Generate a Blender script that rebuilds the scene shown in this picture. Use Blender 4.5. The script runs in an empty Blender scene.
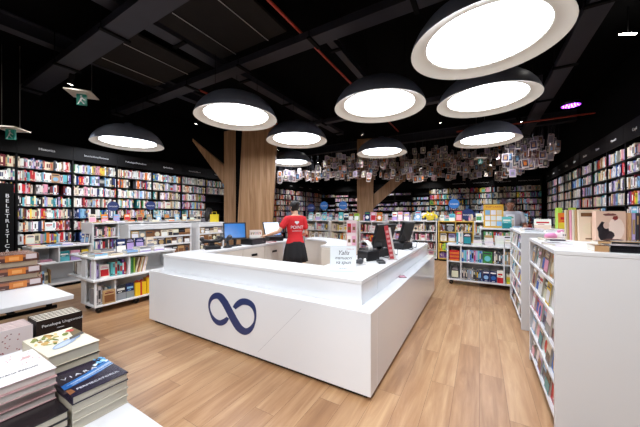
import bpy, math, random
from mathutils import Vector, Matrix
rnd = random.Random(7)
SC = bpy.context.scene
COL = SC.collection
PI = math.pi

# ------------------------------------------------------------------ camera
FPX = 272.0; YAW = math.radians(30.39); EYE = 1.52
FW = (-math.sin(YAW), math.cos(YAW)); RT = (math.cos(YAW), math.sin(YAW))
cam_d = bpy.data.cameras.new('camera'); cam = bpy.data.objects.new('camera', cam_d); COL.objects.link(cam)
cam.location = (0, 0, EYE); cam.rotation_euler = (PI/2, 0, YAW)
cam_d.sensor_width = 36; cam_d.lens = FPX/640*36; cam_d.clip_start = .05; cam_d.clip_end = 100
SC.camera = cam
vs = SC.view_settings
vs.view_transform = 'Standard'; vs.look = 'None'; vs.gamma = 1; vs.use_curve_mapping = False; vs.exposure = 0.52

def ray(u):
    a = (u-320)/FPX
    return FW[0]+a*RT[0], FW[1]+a*RT[1]
def on_y(u, v, Y):                      # point of the plane y = Y
    d = ray(u); z = Y/d[1]
    return Vector((d[0]*z, Y, EYE-(v-213.5)*z/FPX))
def at_depth(u, v, z):
    d = ray(u)
    return Vector((d[0]*z, d[1]*z, EYE-(v-213.5)*z/FPX))

# ------------------------------------------------------------------ colours and materials
def lin(c):
    if isinstance(c, str):
        c = c.lstrip('#'); c = [int(c[i:i+2], 16)/255 for i in (0, 2, 4)]
    return tuple((x/12.92 if x <= .04045 else ((x+.055)/1.055)**2.4) for x in c)

def base_mat(name):
    m = bpy.data.materials.new(name); m.use_nodes = True
    nt = m.node_tree; b = nt.nodes['Principled BSDF']
    return m, nt, b
def mat(name, col, rough=.5, metal=0., var=.06, scale=6., bump=0., emit=None, estr=0., alpha=None, stretch=None, coat=0.):
    m, nt, b = base_mat(name)
    c = lin(col)
    tc = nt.nodes.new('ShaderNodeTexCoord'); mp = nt.nodes.new('ShaderNodeMapping')
    nt.links.new(tc.outputs['Object'], mp.inputs[0])
    if stretch: mp.inputs['Scale'].default_value = stretch
    no = nt.nodes.new('ShaderNodeTexNoise'); no.inputs['Scale'].default_value = scale; no.inputs['Detail'].default_value = 4
    nt.links.new(mp.outputs[0], no.inputs['Vector'])
    mx = nt.nodes.new('ShaderNodeMix'); mx.data_type = 'RGBA'
    mx.inputs[6].default_value = (*[x*(1-var) for x in c], 1); mx.inputs[7].default_value = (*[min(1, x*(1+var)) for x in c], 1)
    nt.links.new(no.outputs['Fac'], mx.inputs[0]); nt.links.new(mx.outputs[2], b.inputs['Base Color'])
    b.inputs['Roughness'].default_value = rough; b.inputs['Metallic'].default_value = metal
    if coat: b.inputs['Coat Weight'].default_value = coat; b.inputs['Coat Roughness'].default_value = .08
    if bump:
        bp = nt.nodes.new('ShaderNodeBump'); bp.inputs['Strength'].default_value = bump; bp.inputs['Distance'].default_value = .01
        nt.links.new(no.outputs['Fac'], bp.inputs['Height']); nt.links.new(bp.outputs[0], b.inputs['Normal'])
    if emit:
        b.inputs['Emission Color'].default_value = (*lin(emit), 1); b.inputs['Emission Strength'].default_value = estr
    return m
def attr_mat(name, rough):
    m, nt, b = base_mat(name)
    a = nt.nodes.new('ShaderNodeAttribute'); a.attribute_name = 'Col'
    nt.links.new(a.outputs['Color'], b.inputs['Base Color']); b.inputs['Roughness'].default_value = rough
    return m
def wood_planks(name, c1, c2, c3, width, length, rough, rot):
    m, nt, b = base_mat(name); N = nt.nodes; L = nt.links
    tc = N.new('ShaderNodeTexCoord'); mp = N.new('ShaderNodeMapping'); mp.inputs['Rotation'].default_value = (0, 0, rot)
    L.new(tc.outputs['Object'], mp.inputs[0])
    sx = N.new('ShaderNodeSeparateXYZ'); L.new(mp.outputs[0], sx.inputs[0])
    def mth(op, a_, b_=None):
        n = N.new('ShaderNodeMath'); n.operation = op
        for i_, q in enumerate((a_, b_)):
            if q is None: continue
            if isinstance(q, (int, float)): n.inputs[i_].default_value = q
            else: L.new(q, n.inputs[i_])
        return n.outputs[0]
    rowi = mth('FLOOR', mth('DIVIDE', sx.outputs[1], width)); sh_ = mth('MULTIPLY', mth('FRACT', mth('MULTIPLY', rowi, .618)), length)
    cb = N.new('ShaderNodeCombineXYZ'); L.new(mth('ADD', sx.outputs[0], sh_), cb.inputs[0]); L.new(sx.outputs[1], cb.inputs[1])
    br = N.new('ShaderNodeTexBrick'); br.offset = 0; br.offset_frequency = 1
    br.inputs['Scale'].default_value = 1; br.inputs['Brick Width'].default_value = length; br.inputs['Row Height'].default_value = width
    br.inputs['Mortar Size'].default_value = .0012; br.inputs['Mortar Smooth'].default_value = .3; br.inputs['Bias'].default_value = 0
    br.inputs['Color1'].default_value = (0, 0, 0, 1); br.inputs['Color2'].default_value = (1, 1, 1, 1); br.inputs['Mortar'].default_value = (.5, .5, .5, 1)
    L.new(cb.outputs[0], br.inputs['Vector'])
    mp2 = N.new('ShaderNodeMapping'); mp2.inputs['Scale'].default_value = (.8, 9, 1)
    L.new(mp.outputs[0], mp2.inputs[0])
    # shift the grain per plank
    ad = N.new('ShaderNodeVectorMath'); ad.operation = 'ADD'
    sc = N.new('ShaderNodeVectorMath'); sc.operation = 'SCALE'; sc.inputs['Scale'].default_value = 9
    L.new(br.outputs['Color'], sc.inputs[0]); L.new(mp2.outputs[0], ad.inputs[0]); L.new(sc.outputs[0], ad.inputs[1])
    g = N.new('ShaderNodeTexNoise'); g.inputs['Scale'].default_value = 1.6; g.inputs['Detail'].default_value = 7; g.inputs['Roughness'].default_value = .62; g.inputs['Distortion'].default_value = .6
    L.new(ad.outputs[0], g.inputs['Vector'])
    mix0 = N.new('ShaderNodeMath'); mix0.operation = 'MULTIPLY_ADD'; mix0.inputs[1].default_value = .2
    sep = N.new('ShaderNodeSeparateColor'); L.new(br.outputs['Color'], sep.inputs[0]); L.new(sep.outputs[0], mix0.inputs[0])
    sb = N.new('ShaderNodeMath'); sb.operation = 'MULTIPLY'; sb.inputs[1].default_value = .84
    L.new(g.outputs['Fac'], sb.inputs[0]); L.new(sb.outputs[0], mix0.inputs[2])
    cr = N.new('ShaderNodeValToRGB'); e = cr.color_ramp.elements
    e[0].position = .18; e[0].color = (*lin(c1), 1); e[1].position = .82; e[1].color = (*lin(c3), 1)
    k = e.new(.48); k.color = (*lin(c2), 1)
    L.new(mix0.outputs[0], cr.inputs[0])
    mm = N.new('ShaderNodeMix'); mm.data_type = 'RGBA'; mm.inputs[7].default_value = (*[x*.45 for x in lin(c1)], 1)
    L.new(br.outputs['Fac'], mm.inputs[0]); L.new(cr.outputs[0], mm.inputs[6]); L.new(mm.outputs[2], b.inputs['Base Color'])
    b.inputs['Roughness'].default_value = rough
    bp = N.new('ShaderNodeBump'); bp.inputs['Strength'].default_value = .12; bp.inputs['Distance'].default_value = .004
    L.new(g.outputs['Fac'], bp.inputs['Height']); L.new(bp.outputs[0], b.inputs['Normal'])
    return m

M = dict(
    floor=wood_planks('oak_planks', '#80593b', '#a9805b', '#cdaa82', .19, 1.5, .34, PI/2),
    white=mat('white_laminate', '#e6e7e8', .38, var=.015, scale=3),
    gloss=mat('glossy_white_shell', '#e8ebef', .16, var=.01, scale=2, coat=.4),
    cream=mat('cream_laminate', '#e2dbd0', .45, var=.02),
    black=mat('black_laminate', '#0b0a0c', .45, var=.15),
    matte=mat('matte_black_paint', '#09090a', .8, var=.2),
    wall=mat('black_wall_paint', '#070708', .75, var=.2, bump=.1),
    ceil=mat('black_ceiling_paint', '#060607', .85, var=.25, bump=.15),
    steel=mat('dark_steel', '#35353d', .5, .25, var=.3, scale=2),
    duct=mat('dark_brown_panel', '#221f1d', .7, var=.2),
    rod=mat('galvanised_rod', '#a5a5a2', .35, .8),
    red_pipe=mat('red_pipe_paint', '#b0402f', .5),
    shade_out=mat('slate_shade_enamel', '#8d96aa', .45, var=.05),
    shade_in=mat('cream_shade_enamel', '#e4e0d4', .5, var=.02),
    diff=mat('lamp_diffuser', '#ffffff', .5, emit='#f0f5ff', estr=9.),
    pillar=wood_planks('pillar_oak_veneer', '#8a6647', '#a9825d', '#c09a73', .5, 6., .5, PI/2),
    navy=mat('navy_logo_film', '#2b3a6b', .35, var=.03),
    vcol=attr_mat('printed_paper', .42), vcover=attr_mat('glossy_book_cover', .25), vmat=attr_mat('plain_matte', .6),
    plastic=mat('black_plastic', '#17171a', .35, var=.1), dplastic=mat('dark_grey_plastic', '#3b3c41', .4),
    paper=mat('white_paper', '#f4f3ef', .7, var=.02),
    yellow=mat('yellow_laminate', '#e2bd55', .45),
    glass=mat('clear_acrylic', '#e4eef2', .1, var=.01),
    rubber=mat('black_rubber', '#1b1b1b', .6), chrome=mat('brushed_chrome', '#b9bbbd', .25, 1.),
    skin=mat('skin', '#e0b295', .5, var=.05), skin_dark=mat('tanned_skin', '#96664f', .5, var=.05),
    red=mat('red_jersey', '#d8242c', .75, var=.06, scale=30, bump=.1), black_cloth=mat('black_cloth', '#17161a', .85, var=.2, scale=30),
    grey_cloth=mat('light_grey_jersey', '#b9bac2', .8, var=.05, scale=30), dark_grey_cloth=mat('grey_jersey', '#77757c', .8),
    hair=mat('dark_hair', '#1d1716', .5, var=.4, scale=60, stretch=(1, 1, .2)),
    lettering=mat('white_lettering', '#dfe0e4', .5), spot_on=mat('lit_spot_lens', '#ffffff', .4, emit='#fff8f0', estr=40.),
    purple_on=mat('purple_led_lens', '#7a3bd0', .4, emit='#9b35ff', estr=2.2),
    screen=mat('blue_lit_screen', '#1b5fa8', .2, var=.25, scale=9, emit='#3f8fd8', estr=.2),
    screen_white=mat('white_lit_screen', '#d8e2f0', .2, var=.1, scale=7, emit='#dbe6f6', estr=.5),
    exit_on=mat('green_exit_panel', '#17695c', .35, emit='#37b39a', estr=.06),
    topper=mat('navy_topper_film', '#23356b', .4), topper_blue=mat('blue_topper_film', '#2d6db5', .4), eye=mat('eye_white', '#d8d4d0', .3),
    red_print=mat('red_print', '#b8323c', .5),
)

for k_, v_ in (('black', .2), ('matte', .15), ('wall', .1), ('ceil', .05), ('duct', .12), ('steel', .35)):
    M[k_].node_tree.nodes['Principled BSDF'].inputs['Specular IOR Level'].default_value = v_

# ------------------------------------------------------------------ mesh builder
class MB:
    def __init__(s): s.v = []; s.f = []; s.c = []; s.m = []; s.T = Matrix.Identity(4); s.sm = []
    def pt(s, p): s.v.append(tuple(s.T @ Vector(p)))
    def quad(s, pts, col=(1, 1, 1), mi=0, smooth=False):
        n = len(s.v)
        for p in pts: s.pt(p)
        s.f.append(tuple(range(n, n+len(pts)))); s.c.append(col); s.m.append(mi); s.sm.append(smooth)
        return s
    def box(s, x0, x1, y0, y1, z0, z1, col=(1, 1, 1), mi=0, cols=None):
        n = len(s.v)
        for p in ((x0,y0,z0),(x1,y0,z0),(x1,y1,z0),(x0,y1,z0),(x0,y0,z1),(x1,y0,z1),(x1,y1,z1),(x0,y1,z1)): s.pt(p)
        fs = ((0,3,2,1),(4,5,6,7),(0,1,5,4),(1,2,6,5),(2,3,7,6),(3,0,4,7))   # bottom top front(-y) right(+x) back left
        for i, q in enumerate(fs):
            s.f.append(tuple(n+k for k in q)); s.c.append(cols[i] if cols else col); s.m.append(mi); s.sm.append(False)
        return s
    def rings(s, rings, col=(1, 1, 1), cap=True, mi=0, closed=True, smooth=True):
        base = len(s.v); k = len(rings[0])
        for r in rings:
            for p in r: s.pt(p)
        for i in range(len(rings)-1):
            for j in range(k if closed else k-1):
                a = base+i*k+j; b = base+i*k+(j+1) % k
                s.f.append((a, b, b+k, a+k)); s.c.append(col); s.m.append(mi); s.sm.append(smooth)
        if cap:
            s.f.append(tuple(base+j for j in range(k))[::-1]); s.c.append(col); s.m.append(mi); s.sm.append(False)
            e = base+(len(rings)-1)*k
            s.f.append(tuple(e+j for j in range(k))); s.c.append(col); s.m.append(mi); s.sm.append(False)
        return s
    def lathe(s, prof, seg=32, c=(0, 0, 0), col=(1, 1, 1), cap=False, mi=0):
        rs = [[(c[0]+r*math.cos(2*PI*j/seg), c[1]+r*math.sin(2*PI*j/seg), c[2]+z) for j in range(seg)] for r, z in prof]
        return s.rings(rs, col, cap, mi)
    def tube(s, pts, rads, seg=10, col=(1, 1, 1), mi=0, flat=None, ends=True):
        pts = [Vector(p) for p in pts]
        if not isinstance(rads, (list, tuple)): rads = [rads]*len(pts)
        rs = []; up = Vector((0, 0, 1)) if abs((pts[-1]-pts[0]).normalized().z) < .9 else Vector((0, 1, 0))
        def ring(c, t, r):
            a = t.cross(up).normalized(); b = a.cross(t).normalized()
            fa, fb = flat or (1, 1)
            return [tuple(c+a*(r*fa*math.cos(2*PI*j/seg))+b*(r*fb*math.sin(2*PI*j/seg))) for j in range(seg)]
        tg = []
        for i in range(len(pts)):
            t = (pts[min(i+1, len(pts)-1)]-pts[max(i-1, 0)]).normalized(); tg.append(t)
        if ends:
            for q in (.99, .6): rs.append(ring(pts[0]-tg[0]*rads[0]*q*.8, tg[0], rads[0]*math.sqrt(max(.02, 1-q*q))))
        for p, t, r in zip(pts, tg, rads): rs.append(ring(p, t, r))
        if ends:
            for q in (.6, .99): rs.append(ring(pts[-1]+tg[-1]*rads[-1]*q*.8, tg[-1], rads[-1]*math.sqrt(max(.02, 1-q*q))))
        return s.rings(rs, col, True, mi)
    def ball(s, c, r, col=(1, 1, 1), seg=14, mi=0):
        if not isinstance(r, (list, tuple)): r = (r, r, r)
        rs = []
        for i in range(1, seg//2+1):
            th = PI*(i-.5)/(seg//2); th = PI*i/(seg//2+1)
            rs.append([(c[0]+r[0]*math.sin(th)*math.cos(2*PI*j/seg), c[1]+r[1]*math.sin(th)*math.sin(2*PI*j/seg), c[2]-r[2]*math.cos(th)) for j in range(seg)])
        return s.rings(rs, col, True, mi)
    def mesh(s, name, mats):
        me = bpy.data.meshes.new(name); me.from_pydata(s.v, [], s.f); me.update()
        for m in (mats if isinstance(mats, (list, tuple)) else [mats]): me.materials.append(m)
        me.polygons.foreach_set('material_index', s.m); me.polygons.foreach_set('use_smooth', s.sm)
        at = me.color_attributes.new('Col', 'FLOAT_COLOR', 'CORNER'); buf = []
        for p, c in zip(me.polygons, s.c): buf += [c[0], c[1], c[2], 1.]*p.loop_total
        at.data.foreach_set('color', buf)
        return me
    def build(s, name, mats, parent=None, bevel=0., loc=None, rot=None):
        return link(s.mesh(name, mats), name, parent, bevel, loc, rot)
def link(me, name, parent=None, bevel=0., loc=None, rot=None):
    o = bpy.data.objects.new(name, me); COL.objects.link(o)
    if parent: o.parent = parent
    if loc: o.location = loc
    if rot: o.rotation_euler = rot
    if bevel:
        b = o.modifiers.new('bevel', 'BEVEL'); b.width = bevel; b.segments = 2; b.limit_method = 'ANGLE'
    return o
def bx(name, m, d, parent=None, bevel=0.):
    return MB().box(*d).build(name, m, parent, bevel)
USED = {}
def tag(o, label=None, cat=None, group=None, kind=None):
    if label:
        n = len(label.split())
        if not 4 <= n <= 16: print('LABEL LENGTH', n, label)
        if label in USED and not group: print('DUP LABEL', label)
        USED[label] = 1; o['label'] = label
    if cat: o['category'] = cat
    if group: o['group'] = group
    if kind: o['kind'] = kind
    return o
def thing(name, label, cat, loc=(0, 0, 0), rz=0., group=None):
    o = bpy.data.objects.new(name, None); COL.objects.link(o); o.empty_display_size = .1
    o.location = loc; o.rotation_euler = (0, 0, rz)
    return tag(o, label, cat, group)
def copy_tree(o, parent=None):
    c = o.copy(); COL.objects.link(c)
    if parent: c.parent = parent
    for ch in list(o.children): copy_tree(ch, c)
    return c
def struct(o): o['kind'] = 'structure'; return o
def local(root_loc, rz, p):
    c, s_ = math.cos(rz), math.sin(rz)
    return Vector((root_loc[0]+p[0]*c-p[1]*s_, root_loc[1]+p[0]*s_+p[1]*c, root_loc[2]+p[2]))
ORD = ['first', 'second', 'third', 'fourth', 'fifth', 'sixth', 'seventh', 'eighth', 'ninth', 'tenth', 'eleventh', 'twelfth', 'thirteenth', 'fourteenth', 'fifteenth', 'sixteenth', 'seventeenth', 'eighteenth', 'nineteenth', 'twentieth',
       'twenty-first', 'twenty-second', 'twenty-third', 'twenty-fourth', 'twenty-fifth', 'twenty-sixth', 'twenty-seventh', 'twenty-eighth', 'twenty-ninth', 'thirtieth', 'thirty-first', 'thirty-second', 'thirty-third', 'thirty-fourth']

TXT = {}
def text_mesh(s, size, m, ext=.0015, shear=0., align='CENTER', sp=1., top=False):
    key = (s, size, m.name, ext, shear, align, sp, top)
    if key in TXT: return TXT[key]
    cu = bpy.data.curves.new('t', 'FONT'); cu.body = s; cu.size = size; cu.extrude = ext; cu.shear = shear
    cu.align_x = align; cu.align_y = 'TOP' if top else 'CENTER'; cu.resolution_u = 3; cu.space_character = sp
    o = bpy.data.objects.new('t', cu); COL.objects.link(o)
    me = bpy.data.meshes.new_from_object(o.evaluated_get(bpy.context.evaluated_depsgraph_get()))
    bpy.data.objects.remove(o); me.materials.clear(); me.materials.append(m); TXT[key] = me
    return me
def text(name, s, size, m, parent, loc, face=None, **kw):
    """face: None = stands in the local x-z plane facing -y; otherwise an euler"""
    o = link(text_mesh(s, size, m, **kw), name, parent); o.location = loc
    o.rotation_euler = face if face else (PI/2, 0, 0)
    return o

# ------------------------------------------------------------------ books
NAMED = {'white': '#efeeea', 'cream': '#e2d6ba', 'grey': '#8f9094', 'charcoal': '#3a3a40', 'black': '#161518', 'red': '#c3272f', 'maroon': '#6f1f2b',
         'pink': '#e2a0b2', 'magenta': '#b52e74', 'orange': '#e07a2c', 'brown': '#7c5436', 'tan': '#b99466', 'yellow': '#e6c83e', 'lime': '#a9c93d', 'green': '#3f8a4c',
         'teal': '#2e8f93', 'turquoise': '#69c5cc', 'sky blue': '#8fbfe2', 'blue': '#2e62b4', 'navy': '#232f5c', 'purple': '#6b458f', 'lilac': '#b5a3d2'}
def shade(name, k=None):
    c = lin(NAMED[name]); j = k if k else rnd.uniform(.82, 1.14)
    return tuple(min(.92, max(.004, x*j*rnd.uniform(.93, 1.07))) for x in c)
def pick(pal):
    names = list(pal); return rnd.choices(names, [pal[n] for n in names])[0]
P_WALL = {'white': 34, 'cream': 15, 'grey': 6, 'charcoal': 5, 'black': 6, 'red': 7, 'maroon': 3, 'pink': 6, 'orange': 3, 'brown': 3, 'tan': 5, 'yellow': 3, 'green': 2, 'teal': 3, 'turquoise': 3, 'sky blue': 7, 'blue': 5, 'navy': 4, 'purple': 2, 'lilac': 5}
P_WARM = {'red': 13, 'white': 30, 'pink': 12, 'cream': 16, 'maroon': 6, 'orange': 6, 'black': 6, 'tan': 6, 'grey': 4, 'sky blue': 4, 'navy': 3}
P_COOL = {'blue': 8, 'sky blue': 12, 'white': 32, 'navy': 8, 'lilac': 8, 'cream': 8, 'teal': 6, 'grey': 6, 'black': 4, 'turquoise': 5, 'red': 3}
P_PALE = {'white': 34, 'cream': 20, 'lilac': 8, 'pink': 6, 'tan': 6, 'grey': 8, 'sky blue': 6, 'red': 3, 'charcoal': 4, 'green': 2}
P_STAT = {'white': 20, 'lilac': 16, 'sky blue': 10, 'pink': 10, 'grey': 12, 'navy': 8, 'purple': 7, 'charcoal': 8, 'cream': 8}
P_BRIGHT = {'yellow': 10, 'lime': 8, 'orange': 10, 'red': 12, 'turquoise': 10, 'blue': 10, 'pink': 8, 'magenta': 5, 'purple': 6, 'white': 10, 'green': 8}
PAGE = lin('#e6dcc4'); PAGEW = lin('#efe9da')
def contrast(name):
    return rnd.choice(['white', 'cream', 'yellow', 'sky blue']) if sum(lin(NAMED[name])) < .9 else rnd.choice(['charcoal', 'red', 'navy', 'maroon', 'black', 'teal'])

def book_into(mb, t, d, h, c, c2, x=0., y=0., z=0., detail=True):
    """standing book, spine on -y; covers as boards round an inset page block"""
    b = .0018
    if detail:
        mb.box(x, x+b, y, y+d, z, z+h, c); mb.box(x+t-b, x+t, y, y+d, z, z+h, c)
        mb.box(x+b, x+t-b, y, y+b, z, z+h, c)
        mb.box(x+b, x+t-b, y+b, y+d-.004, z+.003, z+h-.004, PAGE)
    else:
        mb.box(x, x+t, y, y+d, z, z+h, c, cols=(c, PAGE, c, c, PAGE, c))
    e = .0006; k = rnd.random()
    if c2 and t > .008:
        a0, a1 = (.62, .9) if k < .35 else ((.3, .78) if k < .65 else (.08, .2))
        w = .12 if k >= .35 else .26
        mb.quad([(x+t*w, y-e, z+h*a0), (x+t*(1-w), y-e, z+h*a0), (x+t*(1-w), y-e, z+h*a1), (x+t*w, y-e, z+h*a1)], c2)
        if k < .5: mb.quad([(x+t*.2, y-e, z+h*.05), (x+t*.8, y-e, z+h*.05), (x+t*.8, y-e, z+h*.12), (x+t*.2, y-e, z+h*.12)], c2)
def cover_art(mb, w, h, y, c2, c3, k=None, x=0., z=0.):
    """printed front of a cover at plane y facing -y"""
    e = .0008; k = rnd.random() if k is None else k
    def q(a0, a1, b0, b1, c, n=1): mb.quad([(x+w*a0, y-e*n, z+h*b0), (x+w*a1, y-e*n, z+h*b0), (x+w*a1, y-e*n, z+h*b1), (x+w*a0, y-e*n, z+h*b1)], c)
    if k < .4: q(.08, .92, .1, .62, c2); q(.14, .86, .72, .8, c3); q(.25, .75, .84, .88, c3)
    elif k < .7: q(.0, 1, .0, .45, c2); q(.12, .88, .62, .76, c3); q(.2, .6, .5, .54, c3)
    else:
        q(.1, .9, .78, .9, c3); n = 12
        mb.quad([(x+w*(.5+.34*math.cos(2*PI*i/n)), y-e, z+h*(.4)+w*.34*math.sin(2*PI*i/n)) for i in range(n)], c2)
        q(.3, .7, .06, .1, c3)
BOOKS = []
def add_book(me_args, label, group, loc, rz, lean=0., name='book', cat='book', mat_=None, flat=False):
    mb = MB(); t, d, h, c, c2 = me_args
    book_into(mb, t, d, h, c, c2)
    o = mb.build(name, mat_ or M['vcol'])
    o.location = loc; o.rotation_euler = (0, lean, rz)
    if flat: o.rotation_euler = flat
    tag(o, label, cat, group); BOOKS.append(o); return o
def size_word(t): return 'slim' if t < .018 else ('thick' if t > .034 else 'plain')

STUFF = MB(); STAT = MB()
def row_stuff(mb, loc, rz, x0, x1, z, hmax, pal, tmin=.012, tmax=.032, gap=.06, depth=.19, hmin=.74, yoff=.02, facing=.006):
    """one shelf of books nobody could tell apart from here"""
    mb.T = Matrix.Translation(Vector(loc)) @ Matrix.Rotation(rz, 4, 'Z')
    x = x0; run = 0; nm = None
    while x < x1-.015:
        if rnd.random() < gap*.35: x += rnd.uniform(.03, .09); continue
        if run <= 0:
            run = rnd.choice([1, 1, 1, 1, 2, 3]); nm = pick(pal); hh = hmax*rnd.uniform(hmin, .97); tt = rnd.uniform(tmin, tmax); c = shade(nm); c2 = shade(contrast(nm))
        run -= 1
        if rnd.random() < facing and x+.14 < x1:
            w = rnd.uniform(.11, .15); h = min(hmax*.95, w*1.45)
            mb.box(x, x+w, yoff, yoff+.03, z, z+h, c); cover_art(mb, w, h, yoff, shade(pick(pal)), c2, x=x, z=z); x += w+.004; run = 0; continue
        t = min(tt*rnd.uniform(.92, 1.08), x1-x-.002); h = min(hh*rnd.uniform(.985, 1.015), hmax*.98)
        book_into(mb, t, depth, h, c, c2 if rnd.random() < .8 else None, x, yoff+rnd.uniform(0, .012), z, detail=False)
        x += t+.0006
def row_books(loc, rz, x0, x1, z, hmax, pal, where, group, tmin=.018, tmax=.04, depth=.17, yoff=.015, hmin=.72, seq=None, gaps=True):
    x = x0; i = 0; out = []
    while x < x1-.012 and i < len(ORD):
        nm = seq[i % len(seq)] if seq else pick(pal)
        t = min(rnd.uniform(tmin, tmax), x1-x-.001); h = hmax*rnd.uniform(hmin, .96)
        if t < .008: break
        lab = f'{size_word(t)} {nm} book, {ORD[i]} from left, {where}'.replace('plain ', '')
        add_book((t, depth, h, shade(nm), shade(contrast(nm))), lab, group, local(loc, rz, (x, yoff+rnd.uniform(0, .008), z+.0015)), rz)
        x += t+.0012+(rnd.uniform(.01, .04) if gaps and rnd.random() < .08 else 0); i += 1
def face_book(w, h, t, nm, nm2, nm3, label, group, loc, rz, tilt=0., k=None, name='book', cat='book', m=None):
    mb = MB(); c = shade(nm, 1.)
    b = .002
    mb.box(0, w, 0, b, 0, h, c); mb.box(0, w, t-b, t, 0, h, c); mb.box(0, b, b, t-b, 0, h, c); mb.box(b, w-.004, b, t-b, .003, h-.003, PAGEW)
    cover_art(mb, w, h, 0, shade(nm2, 1.), shade(nm3, 1.), k)
    o = mb.build(name, m or M['vcover']); o.location = loc; o.rotation_euler = (-tilt, 0, rz)
    tag(o, label, cat, group); BOOKS.append(o); return o
def flat_book(w, d, t, nm, nm2, label, group, loc, rz, name='book', cat='book', art=True, nm3='white', k=None):
    """lying book: x width w, y depth d (spine on -y side unless turned), z thickness"""
    mb = MB(); c = shade(nm, 1.); b = .0018
    mb.box(0, w, 0, d, 0, b, c); mb.box(0, w, 0, d, t-b, t, c); mb.box(0, w, 0, b, b, t-b, c); mb.box(.003, w-.003, b, d-.004, b, t-b, PAGEW)
    if art:
        T = mb.T; mb.T = Matrix(((1, 0, 0, 0), (0, 0, 1, 0), (0, -1, 0, t), (0, 0, 0, 1))) @ Matrix.Identity(4)
        mb.T = Matrix(((1, 0, 0, 0), (0, 0, 1, 0), (0, -1, 0, t), (0, 0, 0, 1)))
        cover_art(mb, w, d, 0, shade(nm2, 1.), shade(nm3, 1.), k); mb.T = T
    o = mb.build(name, M['vcover']); o.location = loc; o.rotation_euler = (0, 0, rz)
    tag(o, label, cat, group); BOOKS.append(o); return o
# ------------------------------------------------------------------ the setting
XL, XR_, YB, YF, ZC = -8.86, 2.66, 15.12, -4.0, 4.75
struct(bx('floor', M['floor'], (XL-.1, XR_+.1, YF-.1, YB+.1, -.1, 0)))
struct(bx('ceiling', M['ceil'], (XL-.1, XR_+.1, YF-.1, YB+.1, ZC, ZC+.1)))
struct(bx('wall_left', M['wall'], (XL-.1, XL, YF, YB, 0, ZC)))
struct(bx('wall_right', M['wall'], (XR_, XR_+.1, YF, YB, 0, ZC)))
struct(bx('wall_back', M['wall'], (XL-.1, XR_+.1, YB, YB+.1, 0, ZC)))
struct(bx('wall_front', M['wall'], (XL-.1, XR_+.1, YF-.1, YF, 0, ZC)))

# ------------------------------------------------------------------ wall bookcases
SHZ = [.294+.277*k for k in range(9)]
def bookcase(loc, rz, W, label, group, head=None, shelves=None, tsize=.075):
    W -= .002
    r = thing('bookcase', label, 'bookcase', loc, rz, group)
    D = .30; m = M['black']; zs = SHZ if shelves is None else shelves
    bx('side_panel', m, (0, .016, 0, D, 0, 3.14), r); bx('side_panel', m, (W-.016, W, 0, D, 0, 3.14), r)
    bx('back_panel', m, (.016, W-.016, D-.012, D, 0, 3.14), r)
    bx('plinth', m, (.016, W-.016, .02, D-.012, 0, SHZ[0]-.02), r)
    for z in zs: bx('shelf', m, (.016, W-.016, .004, D-.012, z-.02, z), r)
    h = bx('header_board', m, (.001, W-.001, -.022, 0, 2.81, 3.14), r)
    if head: text('header_lettering', head, tsize, M['lettering'], h, (W/2, -.0235, 2.96))
    return r
LH = ['Historica', 'Istorie/Arta/Romana', 'Psihologie/Dezvoltare', 'Spiritualitate', 'Economie/Afaceri', 'Filosofie', 'Sociologie', 'Drept', 'Medicina', 'Arta', 'Atlase', 'Limbi straine', 'Dictionare', 'Ghiduri', 'Albume']
for k in range(-1, 14):
    y0 = 1.73+.93*k
    if k == -1:
        bookcase((-8.5, y0, 0), PI/2, .93, 'black bookcase cut by the left edge, above the black lettered panel', 'bookcases along the left wall', None, SHZ[6:])
    else:
        bookcase((-8.5, y0, 0), PI/2, .93, f'tall black bookcase on the left wall, {ORD[k]} from the left, filled with books', 'bookcases along the left wall', LH[k], tsize=.075 if len(LH[k]) < 12 else .062)
    for i, z in enumerate(SHZ):
        if k == -1 and i < 6: continue
        pal = P_WALL
        if k < 2 and i in (3, 5, 6): pal = P_WARM
        if k in (1, 3) and i in (4, 7): pal = P_COOL
        if k == 0 and i == 5: pal = P_COOL
        if k >= 2 and rnd.random() < .4: pal = P_PALE
        if k >= 8: pal = P_STAT if rnd.random() < .6 else P_WARM
        if k == 5 and i < 7: continue              # the pillar and a gap
        row_stuff(STUFF, (-8.5, y0, 0), PI/2, .02, .91, z, .25, pal, gap=.05 if k < 8 else .25)
for k in range(12):
    x0 = -8.5+.9*k
    bookcase((x0, 14.75, 0), 0, .9, f'tall black bookcase on the back wall, {ORD[k]} from the left', 'bookcases along the back wall', None if k < 8 else ['Literatura universala', 'Literatura pentru copii', 'Carte pentru copii', 'Beletristica contemporana'][k-8], tsize=.07)
    for i, z in enumerate(SHZ):
        if k < 7:
            if i >= 7 and rnd.random() < .5: continue
            if rnd.random() < .3: row_stuff(STUFF, (x0, 14.75, 0), 0, .02, .88, z, .2, P_PALE, gap=.2)
            else: row_stuff(STAT, (x0, 14.75, 0), 0, .02, .88, z, rnd.choice([.11, .14, .19]), P_STAT, tmin=.03, tmax=.09, gap=.2, facing=.1)
        else:
            row_stuff(STUFF, (x0, 14.75, 0), 0, .02, .88, z, .25, rnd.choice([P_WALL, P_BRIGHT, P_PALE, P_WALL]), tmin=.02, tmax=.05)
RH = ['Albume', 'Copii', 'Manuale', 'Pictura', 'Educatie', 'Jocuri', 'Parenting', 'Hobby', 'Reviste', 'Harti', 'Turism']
GR_ = 'books in the nearest right wall bookcase'
ROWN = ['bottom', 'second', 'third', 'fourth', 'fifth', 'sixth', 'seventh', 'eighth', 'top']
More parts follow.
